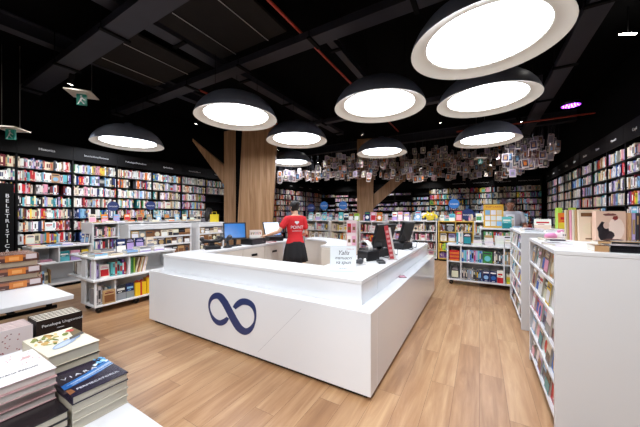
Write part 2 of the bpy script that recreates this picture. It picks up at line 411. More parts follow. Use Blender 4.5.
for j in range(-1, 9):
    y1 = 6.28+.845*(j+1)
    bookcase((2.3, y1, 0), -PI/2, .845, f'tall black bookcase on the right wall, {ORD[j+1]} from the viewer', 'bookcases along the right wall', RH[j+1])
    for i, z in enumerate(SHZ):
        loc = (2.3, y1, 0)
        if j == 0 and i >= 3:
            if i == 4:
                row_books(loc, -PI/2, .02, .16, z, .25, P_PALE, f'{ROWN[i]} shelf, nearest right bookcase', GR_)
                face_book(.2, .245, .03, 'sky blue', 'turquoise', 'white', 'large bright blue book facing out on the nearest right wall bookcase', GR_, local(loc, -PI/2, (.17, .02, z)), -PI/2, .04)
                row_books(loc, -PI/2, .4, .825, z, .25, P_COOL, f'{ROWN[i]} shelf, right half, nearest right bookcase', GR_)
            else:
                row_books(loc, -PI/2, .018, .827, z, .25, [P_WALL, P_COOL, P_WARM, P_PALE, P_COOL, P_BRIGHT, P_WALL, P_COOL, P_WARM][i], f'{ROWN[i]} shelf, nearest right bookcase', GR_, tmin=.024, tmax=.06)
        elif j == 1 and i == 4:
            row_stuff(STUFF, loc, -PI/2, .02, .09, z, .2, P_PALE)
            STUFF.T = Matrix.Translation(Vector(loc)) @ Matrix.Rotation(-PI/2, 4, 'Z')
            for q in range(5): STUFF.box(.4+.01*q, .74-.015*q, .03, .2, z+.022*q, z+.022*q+.021, shade(['cream', 'tan', 'white', 'grey', 'cream'][q]))
        elif j == 3 and i == 4:
            STUFF.T = Matrix.Translation(Vector(loc)) @ Matrix.Rotation(-PI/2, 4, 'Z')
            for q in range(4): STUFF.box(.2, .6-.03*q, .03, .2, z+.022*q, z+.022*q+.021, shade(['lilac', 'purple', 'navy', 'lilac'][q]))
        else:
            row_stuff(STUFF, loc, -PI/2, .02, .825, z, .25, rnd.choice([P_WALL, P_WALL, P_PALE, P_COOL, P_STAT]) if j < 6 else rnd.choice([P_STAT, P_PALE]))

# black lettered panel standing before the first left bookcase
sp = thing('lettered_panel', 'black panel with stacked white vertical lettering at the far left', 'sign', (-8.1, 1.06, 0), PI/2)
bx('board', M['matte'], (0, .55, 0, .05, 0, 2.12), sp); bx('foot', M['matte'], (.02, .53, -.1, .18, 0, .03), sp)
text('lettering', '\n'.join('BELETRISTICAROMANA'), .1, M['lettering'], sp, (.46, -.002, 1.92), align='CENTER', top=True)

# ------------------------------------------------------------------ ceiling steelwork and services
st = M['steel']
def tray(label, x0, x1, y0, y1, z, name='cable_tray', cat='cable tray', h=.12, m=None):
    r = thing(name, label, cat, ((x0+x1)/2, (y0+y1)/2, z))
    w = (x1-x0)/2; d = (y1-y0)/2; m = m or st
    bx('bed', m, (-w, w, -d, d, 0, .015), r)
    if x1-x0 > y1-y0:
        bx('side_rail', m, (-w, w, -d, -d+.012, .015, h), r); bx('side_rail', m, (-w, w, d-.012, d, .015, h), r)
        n = int(2*w/1.6)
        for i in range(n+1):
            x = -w+.3+i*(2*w-.6)/max(1, n)
            MB().tube([(x, -d-.02, 0), (x, -d-.02, ZC-z-.002)], .007, 6).build('hanger_rod', M['matte'], r)
            bx('bracket', M['matte'], (x-.03, x+.03, -d-.04, d+.04, -.03, -.001), r)
    else:
        bx('side_rail', m, (-w, -w+.012, -d, d, .015, h), r); bx('side_rail', m, (w-.012, w, -d, d, .015, h), r)
        n = int(2*d/1.6)
        for i in range(n+1):
            y = -d+.3+i*(2*d-.6)/max(1, n)
            MB().tube([(-w-.02, y, 0), (-w-.02, y, ZC-z-.002)], .007, 6).build('hanger_rod', M['matte'], r)
            bx('bracket', M['matte'], (-w-.04, w+.04, y-.03, y+.03, -.03, -.001), r)
    return r
tray('wide grey cable tray crossing the upper left of the black ceiling', -8.6, -2.6, 1.8, 2.12, 4.2)
tray('grey steel tray crossing the ceiling behind the lamps over the counter', -8.6, 1.1, 3.5, 3.74, 4.2)
tray('grey steel tray running into the room above the left lamps', -4.52, -4.28, 1.0, 9.0, 4.4)
tray('grey steel tray running along the right beyond the largest lamps', 1.2, 1.48, 1.0, 12.0, 4.2)
tray('slim dark tray crossing the ceiling in front of the hanging cards', -7.5, 1.1, 7.0, 7.16, 4.2)
tray('short silver perforated tray running back from the middle beam', -2.2, -2.08, 3.9, 6.8, 4.36)
def beam(label, x0, x1, y0, y1, z0):
    r = thing('steel_beam', label, 'beam', ((x0+x1)/2, (y0+y1)/2, z0)); w = (x1-x0)/2; d = (y1-y0)/2; H = ZC-z0-.002
    bx('flange', st, (-w, w, -d, d, 0, .02), r); bx('flange', st, (-w, w, -d, d, H-.02, H), r)
    if x1-x0 > y1-y0: bx('web', st, (-w, w, -.01, .01, .02, H-.02), r)
    else: bx('web', st, (-.01, .01, -d, d, .02, H-.02), r)
beam('dark steel roof beam far back over the hanging cards', -8.8, 2.6, 11.2, 11.45, 4.4)
beam('dark steel roof beam close overhead at the top left corner', -6.7, -6.5, -1, 8, 4.5)
def ceiling_panel(label, x0, x1, y0, y1, z):
    r = thing('acoustic_panel', label, 'ceiling panel', ((x0+x1)/2, (y0+y1)/2, z)); w = (x1-x0)/2; d = (y1-y0)/2
    bx('board', M['duct'], (-w, w, -d, d, 0, .04), r)
    n = max(2, int(2*w/1.1))
    for i in range(n):
        x = -w+(i+.5)*2*w/n
        MB().tube([(x, -d, -.02), (x, d, -.02)], .006, 6).build('suspension_bar', M['rod'], r)
        for y in (-d*.6, d*.6): MB().tube([(x, y, -.014), (x, y, ZC-z-.002)], .006, 6).build('hanger_rod', M['matte'], r)
ceiling_panel('dark brown acoustic panel with thin bars left of the centre lamps', -6.3, -4.7, 2.25, 3.4, 4.36)
ceiling_panel('dark brown acoustic panel with thin bars at the top centre', -4.1, -2.6, 2.25, 3.4, 4.36)
def pipe(label, pts, r=.022):
    o = thing('sprinkler_pipe', label, 'pipe', pts[0]); b = Vector(pts[0])
    MB().tube([Vector(p)-b for p in pts], r, 8).build('pipe_run', M['red_pipe'], o)
    a, e = Vector(pts[0]), Vector(pts[-1])
    for q in (.1, .5, .9):
        p = a.lerp(e, q)-b; MB().tube([p+Vector((0, 0, r)), (p.x, p.y, ZC-b.z-.002)], .006, 6).build('hanger_rod', M['matte'], o)
pipe('thin red pipe running back under the black ceiling, centre', [(-2.42, 2.2, 4.36), (-2.42, 9.5, 4.36)])
pipe('thin red pipe running back above the left acoustic panel', [(-5.6, 4.0, 4.38), (-5.6, 8.0, 4.38)])
pipe('thin red pipe crossing the ceiling on the right by the purple lamp', [(-.6, 9.4, 4.05), (2.5, 9.4, 4.05)])

# dome lamps
def dome_lamp():
    R_ = .75
    r = thing('dome_lamp', None, 'lamp', (0, 0, 0), 0, 'round dome lamps over the shop floor')
    prof = [(R_, 0), (R_*.985, .045), (R_*.93, .14), (R_*.83, .24), (R_*.68, .335), (R_*.5, .4), (R_*.3, .445), (R_*.13, .464), (.02, .467)]
    MB().lathe(prof, 56).build('shade', M['shade_out'], r)
    inn = [(R_, 0), (R_*.985, .004), (R_*.93, .026), (R_*.86, .046), (R_*.80, .056), (R_*.775, .058), (R_*.772, .075)]
    MB().lathe(inn[::-1], 56).build('rim_liner', M['shade_in'], r)
    MB().lathe([(R_*.771, .078), (R_*.771, .072), (R_*.75, .068), (.01, .066)][::-1], 56).build('diffuser', M['diff'], r)
    MB().lathe([(.09, .46), (.09, .51), (.03, .53), (.03, .46)], 20).build('cap', M['shade_out'], r)
    return r
LAMPS = [(.04, 3.45, 3.34, 'largest dome lamp, cut by the top of the picture'), (.09, 5.3, 3.37, 'dome lamp just beyond the largest one, over the right aisle'),
         (.15, 8.08, 3.345, 'dome lamp hanging close above the cluster of paper cards'), (-3.96, 3.64, 3.31, 'dome lamp hanging in front of the big wooden pillar'),
         (-1.48, 4.5, 3.31, 'dome lamp hanging over the middle of the white counter'), (-3.93, 5.56, 3.32, 'dome lamp overlapping the right edge of the big wooden pillar'),
         (-7.39, 3.37, 3.2, 'leftmost dome lamp, low in front of the left wall bookcases'), (-2.61, 8.2, 3.37, 'dome lamp hanging before the far wooden pillar'),
         (-5.92, 8.0, 3.34, 'dome lamp partly hidden behind the big wooden pillar'), (.02, .9, 3.34, 'added unseen dome lamp overhead near the viewpoint by the right display'),
         (-4.2, -.4, 3.34, 'added unseen dome lamp out to the left over the second table'), (-2.4, -1.3, 3.34, 'added unseen dome lamp behind the viewpoint over the front table'), (.1, -1.3, 3.34, 'added unseen dome lamp behind the viewpoint beyond the right display')]  # last four lamps are added out of view to brighten the foreground
lamp0 = dome_lamp()
for i, (x, y, z, lab) in enumerate(LAMPS):
    o = lamp0 if i == 0 else copy_tree(lamp0)
    o.location = (x, y, z); tag(o, lab, 'lamp')
for o, (x, y, z, lab) in zip([q for q in COL.objects if q.get('category') == 'lamp'], LAMPS):
    for a in (.3, .3+2*PI/3, .3+4*PI/3):
        c = (.42*math.cos(a), .42*math.sin(a)); MB().tube([(*c, .40), (*c, ZC-z+.01)], .004, 6).build('suspension_cable', M['matte'], o)

# track spotlights
def spot(loc, aim, label, e=120, on=True, group='spotlights on the ceiling tracks', size=64):
    r = thing('track_spotlight', label, 'spotlight', loc, 0, group)
    d = (Vector(aim)-Vector(loc)).normalized(); q = d.to_track_quat('-Z', 'Y')
    hd = MB().lathe([(.035, .12), (.045, .1), (.045, -.08), (.04, -.082)], 16, cap=True).build('head', M['matte'], r); hd.rotation_euler = q.to_euler()
    ln = MB().lathe([(.001, -.0835), (.04, -.0835)], 16).build('lens', M['spot_on'], hd)
    MB().tube([(0, 0, .03), (0, 0, ZC-loc[2]-.002)], .012, 8).build('stem', M['matte'], r)
    if on:
        L = bpy.data.lights.new('spot_beam', 'SPOT'); L.energy = e; L.spot_size = math.radians(size); L.spot_blend = .7; L.shadow_soft_size = .05; L.color = (1, .98, .96)
        lo = bpy.data.objects.new('spot_beam', L); COL.objects.link(lo); lo.parent = hd; lo.location = (0, 0, -.1)
    return r
SE = 165
for i, y in enumerate((.9, 2.1, 4.8, 8.4, 11.5)):
    spot((-6.8, y, 4.1), (-8.5, y+.1, 1.25), f'small lit ceiling spotlight aimed at the left wall, {ORD[i]} from the front', SE*.8)
for i, x in enumerate((-7.0, -4.6, -2.2, .6)):
    spot((x, 13.0, 4.05), (x+.1, 14.8, 1.25), f'small lit ceiling spotlight aimed at the back wall, {ORD[i]} from left', SE)
for i, y in enumerate((5.2, 7.4, 9.8, 12.2)):
    spot((1.0, y, 4.25) if i else (.95, y, 4.25), (2.35, y+.2, 1.3), f'small lit ceiling spotlight aimed at the right wall, {ORD[i]} from the front', SE*.9)
for i, x in enumerate((-5.5, -3.4, -1.0)):
    spot((x, 8.6, 4.25), (x+.2, 9.6, 1.2), f'small lit ceiling spotlight above the middle shelf rows, {ORD[i]} from left', SE*.8)
for i, (a, b, e_) in enumerate((((.5, -.9, 4.2), (.9, 2.45, .55), 260), ((-2.2, -1.0, 4.2), (-2.5, 2.1, .3), 260), ((-.6, -1.6, 4.2), (-1.3, .2, .85), 90), ((-3.4, -.2, 4.2), (-6.2, 2.6, .7), 260))):
    spot(a, b, f'added unseen ceiling spotlight behind the viewpoint aimed at the {["right display end", "logo front", "front books", "left carts"][i]}', e_, size=60)  # added spotlights, out of view, lifting counter front, tables and right display
spot((-2.97, 1.7, 4.05), (-3.0, 2.6, 0), 'small lit spotlight at the top edge under the wide cable tray', 60, size=90)
r = thing('tube_light', 'short slanted white tube light at the upper right', 'light', (2.0, 6.1, 4.3))
MB().tube([(-.12, -.1, 0), (.12, .1, .05)], .013, 10).build('tube', M['spot_on'], r); MB().tube([(0, 0, .03), (0, 0, ZC-4.302)], .008, 6).build('stem', M['matte'], r)
r = thing('grow_lamp', 'small round purple lamp glowing below the ceiling at right', 'lamp', (1.74, 7.98, 3.9))
MB().lathe([(.17, 0), (.185, .02), (.17, .07), (.05, .09)], 24, cap=True).build('housing', M['plastic'], r)
MB().lathe([(.001, -.002), (.165, -.002)], 24).build('lens', M['purple_on'], r)
led = MB()
for i in range(26):
    a = i*2.4; q = .15*math.sqrt((i+.5)/26); led.lathe([(.001, -.006), (.012, -.005), (.013, -.002)], 8, (q*math.cos(a), q*math.sin(a), 0))
led.build('led', mat('pink_led', '#e9b8ff', .4, emit='#d08bff', estr=6.), r)
MB().tube([(0, 0, .08), (0, 0, ZC-3.902)], .008, 6).build('stem', M['matte'], r)

# exit signs under grey plates
def exit_sign(loc, label, rz, s=1., arrow=True, text_=False):
    r = thing('exit_sign', label, 'exit sign', loc, rz, 'hanging green exit signs')
    bx('plate', M['cream'], (-.2*s, .2*s, -.2*s, .2*s, .0, .02), r)
    p = bx('sign_body', M['exit_on'], (-.075*s, .075*s, -.02, .02, -.2*s, -.001), r)
    m = MB(); y = -.0215
    m.quad([(-.02*s, y, -.05*s), (.01*s, y, -.05*s), (.01*s, y, -.02*s), (-.02*s, y, -.02*s)])      # head
    m.quad([(-.03*s, y, -.12*s), (.0, y, -.12*s), (.02*s, y, -.06*s), (-.01*s, y, -.055*s)])          # trunk
    m.quad([(-.06*s, y, -.185*s), (-.04*s, y, -.185*s), (-.005*s, y, -.12*s), (-.03*s, y, -.12*s)])   # legs
    m.quad([(.03*s, y, -.18*s), (.05*s, y, -.18*s), (.0, y, -.12*s), (-.02*s, y, -.12*s)])
    m.quad([(.015*s, y, -.07*s), (.055*s, y, -.1*s), (.05*s, y, -.115*s), (.01*s, y, -.085*s)])       # arm
    m.build('running_man', M['lettering'], p)
    for x in (-.15*s, .15*s): MB().tube([(x, 0, .02), (x, 0, ZC-loc[2]-.002)], .004, 6).build('hanger_rod', M['rod'], r)
exit_sign((-7.09, 2.36, 3.98), 'green exit sign under a grey plate near the wide cable tray', .9, 1.1)
exit_sign((-7.75, 1.5, 3.13), 'green exit sign under a grey plate at the left edge', .75, .95)
exit_sign((.02, 9.55, 3.17), 'green exit sign hanging among the paper cards', .25, .75)

# ------------------------------------------------------------------ hanging cards
CARD_V = {277: (172, 180), 312: (170, 180), 330: (155, 178), 400: (150, 180), 440: (147, 179), 500: (146, 178), 520: (142, 171), 545: (137, 165), 560: (136, 150)}
def env(u):
    ks = sorted(CARD_V)
    for a, b in zip(ks, ks[1:]):
        if a <= u <= b:
            t = (u-a)/(b-a); return [CARD_V[a][i]*(1-t)+CARD_V[b][i]*t for i in (0, 1)]
protos = []
for i in range(14):
    m = MB(); w, h = .135+.03*rnd.random(), .2+.05*rnd.random(); T = .003
    m.box(-w/2, w/2, -T/2, T/2, -h, 0, lin('#d9cdc9'))
    pic = shade(rnd.choice(['charcoal', 'charcoal', 'grey', 'black', 'navy', 'tan', 'brown', 'charcoal', 'grey', 'lilac', 'grey', 'maroon', 'pink']), 1.); p2 = shade(rnd.choice(['cream', 'grey', 'orange', 'sky blue', 'pink', 'white', 'grey', 'tan']), .95)
    for sgn in (1, -1):
        y = sgn*(T/2+.0008)
        def q(a, b, c, d, col):
            pts = [(-w/2+w*a, y, -h+h*c), (-w/2+w*b, y, -h+h*c), (-w/2+w*b, y, -h+h*d), (-w/2+w*a, y, -h+h*d)]
            m.quad(pts if sgn < 0 else pts[::-1], col)
        q(.1, .9, .16, .93, pic); y += sgn*.0006
        q(.28, .72, .3, .68, p2); q(.2, .8, .76, .82, p2)
    m.box(-.0012, .0012, -.0012, .0012, 0, .62, lin('#50505a'))
    protos.append(m)
card_me = [p.mesh('hanging_card', M['vmat']) for p in protos]
CS = MB(); spots = []
tries = 0
while len(spots) < 760 and tries < 40000:
    tries += 1
    u = rnd.uniform(278, 559); e0 = env(u); v = e0[0]+(e0[1]-e0[0])*rnd.betavariate(1.6, 1.3)
    z = rnd.uniform(9.7, 13.0) if u < 505 else rnd.uniform(7.0, 9.5)
    p = at_depth(u, v, z)
    if p.x > 2.1 or any((p-s).length < .085 for s in spots): continue
    spots.append(p)
spots.sort(key=lambda p: p.x*FW[0]+p.y*FW[1])
for i, p in enumerate(spots):
    j = rnd.randrange(14); rz = rnd.gauss(.35, .55)
    top = p+Vector((0, 0, .11))
    if i < 300:
        o = link(card_me[j], 'hanging_card'); o.location = top; o.rotation_euler = (0, rnd.gauss(0, .06), rz)
        tag(o, 'small printed paper card hanging in the dense cluster below the dark ceiling', 'card', 'paper cards hanging in a cluster')
    else:
        CS.T = Matrix.Translation(top) @ Matrix.Rotation(rz, 4, 'Z')
        n = len(CS.v)
        for vv in protos[j].v: CS.pt(vv)
        for f, c in zip(protos[j].f, protos[j].c): CS.f.append(tuple(n+q for q in f)); CS.c.append(c); CS.m.append(0); CS.sm.append(False)
tag(CS.build('hanging_card', M['vmat']), 'farther printed paper cards packed behind the nearer ones under the ceiling', 'card', 'paper cards hanging in a cluster', 'stuff')

# ------------------------------------------------------------------ wooden pillars
def prism(x0, x1, y0, y1, z0, z1, dx=0, dy=0):
    m = MB(); m.quad([(x0, y0, z0), (x1, y0, z0), (x1+dx, y0+dy, z1), (x0+dx, y0+dy, z1)])
    m = MB(); v = [(x0,y0,z0),(x1,y0,z0),(x1,y1,z0),(x0,y1,z0),(x0+dx,y0+dy,z1),(x1+dx,y0+dy,z1),(x1+dx,y1+dy,z1),(x0+dx,y1+dy,z1)]
    for q in ((0,3,2,1),(4,5,6,7),(0,1,5,4),(1,2,6,5),(2,3,7,6),(3,0,4,7)): m.quad([v[k] for k in q])
    return m
def vwood(name, c1, c2, c3):
    m, nt, b = base_mat(name); N = nt.nodes; L = nt.links
    tc = N.new('ShaderNodeTexCoord'); mp = N.new('ShaderNodeMapping'); mp.inputs['Scale'].default_value = (9, 9, .45); L.new(tc.outputs['Object'], mp.inputs[0])
    g = N.new('ShaderNodeTexNoise'); g.inputs['Scale'].default_value = 1.5; g.inputs['Detail'].default_value = 6; g.inputs['Distortion'].default_value = .8; L.new(mp.outputs[0], g.inputs['Vector'])
    cr = N.new('ShaderNodeValToRGB'); e = cr.color_ramp.elements; e[0].position = .3; e[0].color = (*lin(c1), 1); e[1].position = .7; e[1].color = (*lin(c3), 1); k = e.new(.5); k.color = (*lin(c2), 1)
    L.new(g.outputs['Fac'], cr.inputs[0]); L.new(cr.outputs[0], b.inputs['Base Color']); b.inputs['Roughness'].default_value = .5
    return m
M['vwood'] = vwood('oak_veneer', '#946d49', '#b0875f', '#c69f78')
p1 = thing('wooden_pillar', 'big tree-like oak-clad pillar with a slanting branch behind the counter', 'pillar', (-6.04, 6.08, 0), .62)
bx('gap_shade', M['matte'], (-.48, -.1, .1, .4, 0, 4.1), p1)  # black box paints in the shade of the gap between trunks
v = [(-.86, .34), (-.44, .06), (-.485, .3), (-.7, .62)]
MB().rings([[(x, y, z) for x, y in v] for z in (0, 4.1)], smooth=False).build('trunk', M['vwood'], p1)
prism(-.36, .64, -.35, .03, 0, 4.1, .2).build('leaning_trunk', M['vwood'], p1)
prism(-.6, .7, -.2, .4, 4.101, ZC-.003).build('head_shade', M['matte'], p1)  # upper pillar lost in darkness, put in as a black block
b_ = MB(); v = [(-.83, .36, 2.38), (-.75, .56, 2.38), (-.75, .56, 2.98), (-.83, .36, 2.98)]; w = [(-1.82, .36, 3.78), (-1.82, .56, 3.78), (-1.82, .56, 3.86), (-1.82, .36, 3.86)]
b_.rings([v, w], smooth=False).build('branch', M['vwood'], p1)
p2 = thing('wooden_pillar', 'far brown wooden pillar with a slanting branch below the hanging cards', 'pillar', (-4.35, 11.4, 0), .3)
prism(-.34, .34, -.3, .3, 0, ZC-.003).build('trunk', M['vwood'], p2)
b_ = MB(); v = [(.345, -.15, 1.75), (.345, .15, 1.75), (.345, .15, 2.35), (.345, -.15, 2.35)]; w = [(1.7, -.15, 3.0), (1.7, .15, 3.0), (1.7, .15, 3.5), (1.7, -.15, 3.5)]
b_.rings([v, w], smooth=False).build('branch', M['vwood'], p2)
# ------------------------------------------------------------------ service counter
W_ = M['gloss']; CT = (-4.0, 2.08, 0)
ct = thing('service_counter', 'big white glossy U-shaped service counter with a navy infinity logo', 'counter', CT)
bx('front_shell', W_, (0, 3.25, 0, .16, .045, .72), ct, .004)
bx('side_shell', W_, (3.09, 3.25, .161, 3.55, .045, .72), ct, .004)
bx('side_shell', W_, (0, .12, .161, 2.9, .045, .72), ct, .004)
bx('kick_plate', M['matte'], (.05, 3.2, .05, .15, 0, .044), ct); bx('kick_plate', M['matte'], (3.1, 3.2, .151, 3.5, 0, .044), ct); bx('kick_plate', M['matte'], (.05, .12, .151, 2.85, 0, .044), ct)
bx('upper_block', W_, (.125, 3.085, .162, .2, .1, .905), ct); bx('upper_block', W_, (.125, 3.12, .13, .55, .722, .905), ct)
bx('worktop', M['white'], (.115, 3.125, .125, .555, .906, .94), ct, .003)
bx('upper_block', W_, (2.53, 3.12, .56, 3.62, .722, .905), ct); bx('worktop', M['white'], (2.5, 3.125, .557, 3.63, .906, .94), ct, .003)
bx('inner_panel', M['cream'], (2.53, 2.56, .56, 3.6, .03, .72), ct)
bx('upper_block', W_, (.125, .45, .56, 2.9, .05, .905), ct); bx('worktop', M['white'], (.115, .47, .557, 2.95, .906, .94), ct, .003)
for k, (ya, yb) in enumerate(((.75, 1.3), (1.31, 1.86), (1.87, 2.42))):
    d = bx('drawer', M['cream'], (.452, .468, ya, yb, .6, .895), ct, .002)
    bx('handle', M['plastic'], (.469, .474, (ya+yb)/2-.07, (ya+yb)/2+.07, .75, .79), d)
    bx('door', M['cream'], (.452, .468, ya, yb, .08, .59), ct, .002)
# curved back section
def arc(r0, r1, z0, z1, n=18, a0=PI/2, a1=0):
    m = MB(); A = [a0+(a1-a0)*i/n for i in range(n+1)]
    rs = []
    for a in A:
        c, s_ = math.cos(a), math.sin(a); rs.append([(r0*c, r0*s_, z0), (r1*c, r1*s_, z0), (r1*c, r1*s_, z1), (r0*c, r0*s_, z1)])
    return m.rings(rs, smooth=False)
ac = arc(1.02, 1.45, .03, .905); o = ac.build('curved_cabinet', M['cream'], ct); o.location = (.5, 2.2, 0)
o = arc(1.0, 1.47, .906, .94).build('worktop', M['white'], ct); o.location = (.5, 2.2, 0)
bx('end_door', M['cream'], (1.55, 1.93, 2.18, 2.198, .08, .88), ct, .002)
# diagonal seam and logo on the front face
s0, s1 = on_y(258, 352, 2.08), on_y(301, 309, 2.08)
d = Vector((s1.x-s0.x, 0, s1.z-s0.z)).normalized(); nrm = Vector((-d.z, 0, d.x))*.0016
MB().quad([s0-Vector(CT)+nrm+Vector((0, -.0006, 0)), s0-Vector(CT)-nrm+Vector((0, -.0006, 0)), s1-Vector(CT)-nrm+Vector((0, -.0006, 0)), s1-Vector(CT)+nrm+Vector((0, -.0006, 0))]).build('seam', mat('grey_seam', '#b9bcc2', .5), ct)
K = [(183, 247, 19), (160, 272, 36), (128, 281, 35), (95, 260, 24), (73, 222, 12), (61, 175, 10), (70, 132, 20), (96, 106, 36), (128, 106, 42), (160, 142, 44), (192, 200, 44), (228, 268, 46), (262, 318, 46), (300, 338, 44), (335, 318, 30), (360, 272, 12), (363, 215, 16), (345, 168, 30), (312, 145, 40), (275, 143, 42), (246, 162, 36), (226, 184, 24)]
def cr_(p, i, t, k):
    P_ = [p[max(0, min(len(p)-1, i+j))][k] for j in (-1, 0, 1, 2)]
    return .5*(2*P_[1]+(P_[2]-P_[0])*t+(2*P_[0]-5*P_[1]+4*P_[2]-P_[3])*t*t+(3*P_[1]-P_[0]-3*P_[2]+P_[3])*t**3)
cl = [tuple(cr_(K, i, t/8, k) for k in range(3)) for i in range(len(K)-1) for t in range(8)]+[K[-1]]
L_, R2 = [], []
for i, (x, y, w) in enumerate(cl):
    a, b = cl[max(0, i-1)], cl[min(len(cl)-1, i+1)]; dx, dy = b[0]-a[0], b[1]-a[1]; n = math.hypot(dx, dy)
    for S, sg in ((L_, 1), (R2, -1)): 
        px, py = x-sg*dy/n*w/2, y+sg*dx/n*w/2
        S.append(on_y(200+px/6.571, 280+py/6.571, 2.08)-Vector(CT))
lg = MB(); e1, e2 = Vector((0, -.004, 0)), Vector((0, -.0003, 0))
lg.rings([[a+e1, b+e1, b+e2, a+e2] for a, b in zip(L_, R2)], smooth=False).build('infinity_logo', M['navy'], ct)
def on_counter(x, y): return Vector((x, y, .9405))

# items on the left wing
r = thing('touch_monitor', 'black point-of-sale monitor with a blue screen on the counter left wing', 'monitor', (-3.76, 3.42, .9405), .95)
MB().box(-.1, .1, -.08, .09, 0, .02).build('base', M['plastic'], r, .004); MB().tube([(0, .03, .02), (0, .05, .2)], .025, 10).build('stand', M['plastic'], r)
h = MB(); h.T = Matrix.Translation((0, 0, .12)) @ Matrix.Rotation(-.28, 4, 'X'); h.box(-.2, .2, 0, .035, 0, .31); h = h.build('housing', M['plastic'], r, .004)
s_ = MB(); s_.T = Matrix.Translation((0, 0, .12)) @ Matrix.Rotation(-.28, 4, 'X'); s_.box(-.175, .175, -.002, -.0005, .03, .285); s_.build('screen', M['screen'], h)
r = thing('cash_drawer', 'low black cash drawer on the counter beside the blue-screen monitor', 'cash drawer', (-3.74, 3.84, .9405), PI/2)
bx('case', M['plastic'], (-.19, .19, -.16, .13, 0, .11), r, .004); bx('drawer_front', M['dplastic'], (-.18, .18, -.166, -.161, .015, .09), r)
MB().lathe([(.012, 0), (.012, .004)], 10, cap=True).build('lock', M['chrome'], r, rot=(PI/2, 0, 0), loc=(.1, -.166, .05))
r = thing('card_display_box', 'small pale box of printed cards standing on the black cash drawer', 'display box', (-3.72, 3.9, 1.052), 1.0)
bx('tray', M['paper'], (-.12, .12, -.04, .05, 0, .05), r)
for q in range(3):
    m = MB(); m.box(-.115, .115, .0, .003, 0, .12+.012*q, lin('#eadfd6'))
    for k in range(9): m.quad([(-.1+.022*k, -.001, .06+.02*(k % 2)), (-.086+.022*k, -.001, .06+.02*(k % 2)), (-.086+.022*k, -.001, .1), (-.1+.022*k, -.001, .1)], shade(rnd.choice(['pink', 'red', 'brown', 'tan', 'teal'])))
    o = m.build('card', M['vcol'], r); o.location = (0, -.02+.022*q, .006)
r = thing('desk_telephone', 'black desk telephone with raised handset at the counter left end', 'telephone', (-3.78, 2.95, .9405), 1.1)
MB().box(-.12, .12, -.1, .12, 0, .05).build('base', M['plastic'], r, .006)
MB().tube([(-.15, .02, .17), (-.13, .02, .13), (0, .02, .12), (.13, .02, .13), (.15, .02, .17)], [.04, .036, .022, .036, .04], 10).build('handset', M['plastic'], r)
MB().box(-.04, .04, -.0, .05, .05, .1).build('cradle', M['plastic'], r)
kp = MB()
for i in range(3):
    for j in range(4): kp.box(-.03+.024*i, -.014+.024*i, -.07+.018*j, -.058+.018*j, .05, .055)
kp.build('keypad', M['dplastic'], r)
r = thing('barcode_scanner', 'black handheld scanner on a stand next to the desk telephone', 'scanner', (-3.7, 3.2, .9405), 1.3)
MB().lathe([(.075, 0), (.07, .02), (.025, .04), (.02, .1)], 16, cap=True).build('stand', M['plastic'], r)
MB().tube([(0, .07, .09), (0, .0, .14), (0, -.08, .18)], [.026, .034, .045], 10).build('scanner_head', M['dplastic'], r)
r = thing('paper_sheets', 'loose white paper sheets on the counter before the monitor', 'paper', (-3.62, 3.42, .9405), 1.9)
for k in range(3): MB().box(-.1, .1, -.06, .06, .002*k, .002*k+.0015).build('sheet', M['paper'], r, rot=(0, 0, .2*k))
r = thing('laptop_terminal', 'tilted black terminal with a white and blue screen beside the woman', 'monitor', (-3.77, 4.5, .9405), 1.1)
MB().box(-.16, .16, -.12, .12, 0, .1).build('base', M['plastic'], r, .005)
h = MB(); h.T = Matrix.Translation((0, .02, .1)) @ Matrix.Rotation(-.5, 4, 'X'); h.box(-.19, .19, 0, .03, 0, .34); h = h.build('housing', M['plastic'], r, .004)
s_ = MB(); s_.T = Matrix.Translation((0, .02, .1)) @ Matrix.Rotation(-.5, 4, 'X'); s_.box(-.17, .17, -.002, -.0005, .02, .32); s_.build('screen', M['screen_white'], h)
s_ = MB(); s_.T = Matrix.Translation((0, .02, .1)) @ Matrix.Rotation(-.5, 4, 'X'); s_.quad([(-.1, -.003, .02), (.17, -.003, .02), (.17, -.003, .17)]); s_.build('screen_window', M['screen'], h)
flat_book(.2, .14, .012, 'red', 'white', 'thin red booklet lying on the counter between drawer and terminal', None, (-3.62, 4.15, .9405), 1.4, name='booklet', cat='booklet')

# items on the right wing and front corner
r = thing('sign_holder', 'clear acrylic holder with a handwritten pale blue card on the counter corner', 'sign', (-1.18, 2.47, .9405), .42)
bx('foot', M['glass'], (-.13, .13, -.035, .045, 0, .004), r); bx('acrylic_sheet', M['glass'], (-.13, .13, -.001, .003, .004, .255), r)
c = bx('card', mat('pale_blue_card', '#eef5fa', .5, var=.02), (-.126, .126, -.004, -.0015, .006, .25), r)
ink = mat('dark_ink', '#2d3446', .6)
text('handwriting', 'Yalis', .062, ink, c, (0, -.0045, .185), shear=.35, ext=.0004); text('handwriting', 'manuscri', .046, ink, c, (.0, -.0045, .135), shear=.35, ext=.0004); text('handwriting', 'va spun', .05, ink, c, (0, -.0045, .09), shear=.35, ext=.0004)
text('small_print', 'colectie noua', .014, M['red_print'], c, (.07, -.0045, .225), ext=.0004); text('small_print', 'intreaba-ne aici', .012, ink, c, (0, -.0045, .03), ext=.0004)
r = thing('bookmark_rack', 'tall pink and orange cardboard display standing behind the handwritten sign', 'display stand', (-1.33, 3.02, .9405), .42)
m = MB(); m.box(-.06, .06, 0, .006, 0, .5, lin('#ecd5d6')); m.box(-.06, .06, -.09, 0, 0, .03, lin('#efe3e1')); m.build('stand', M['vmat'], r)
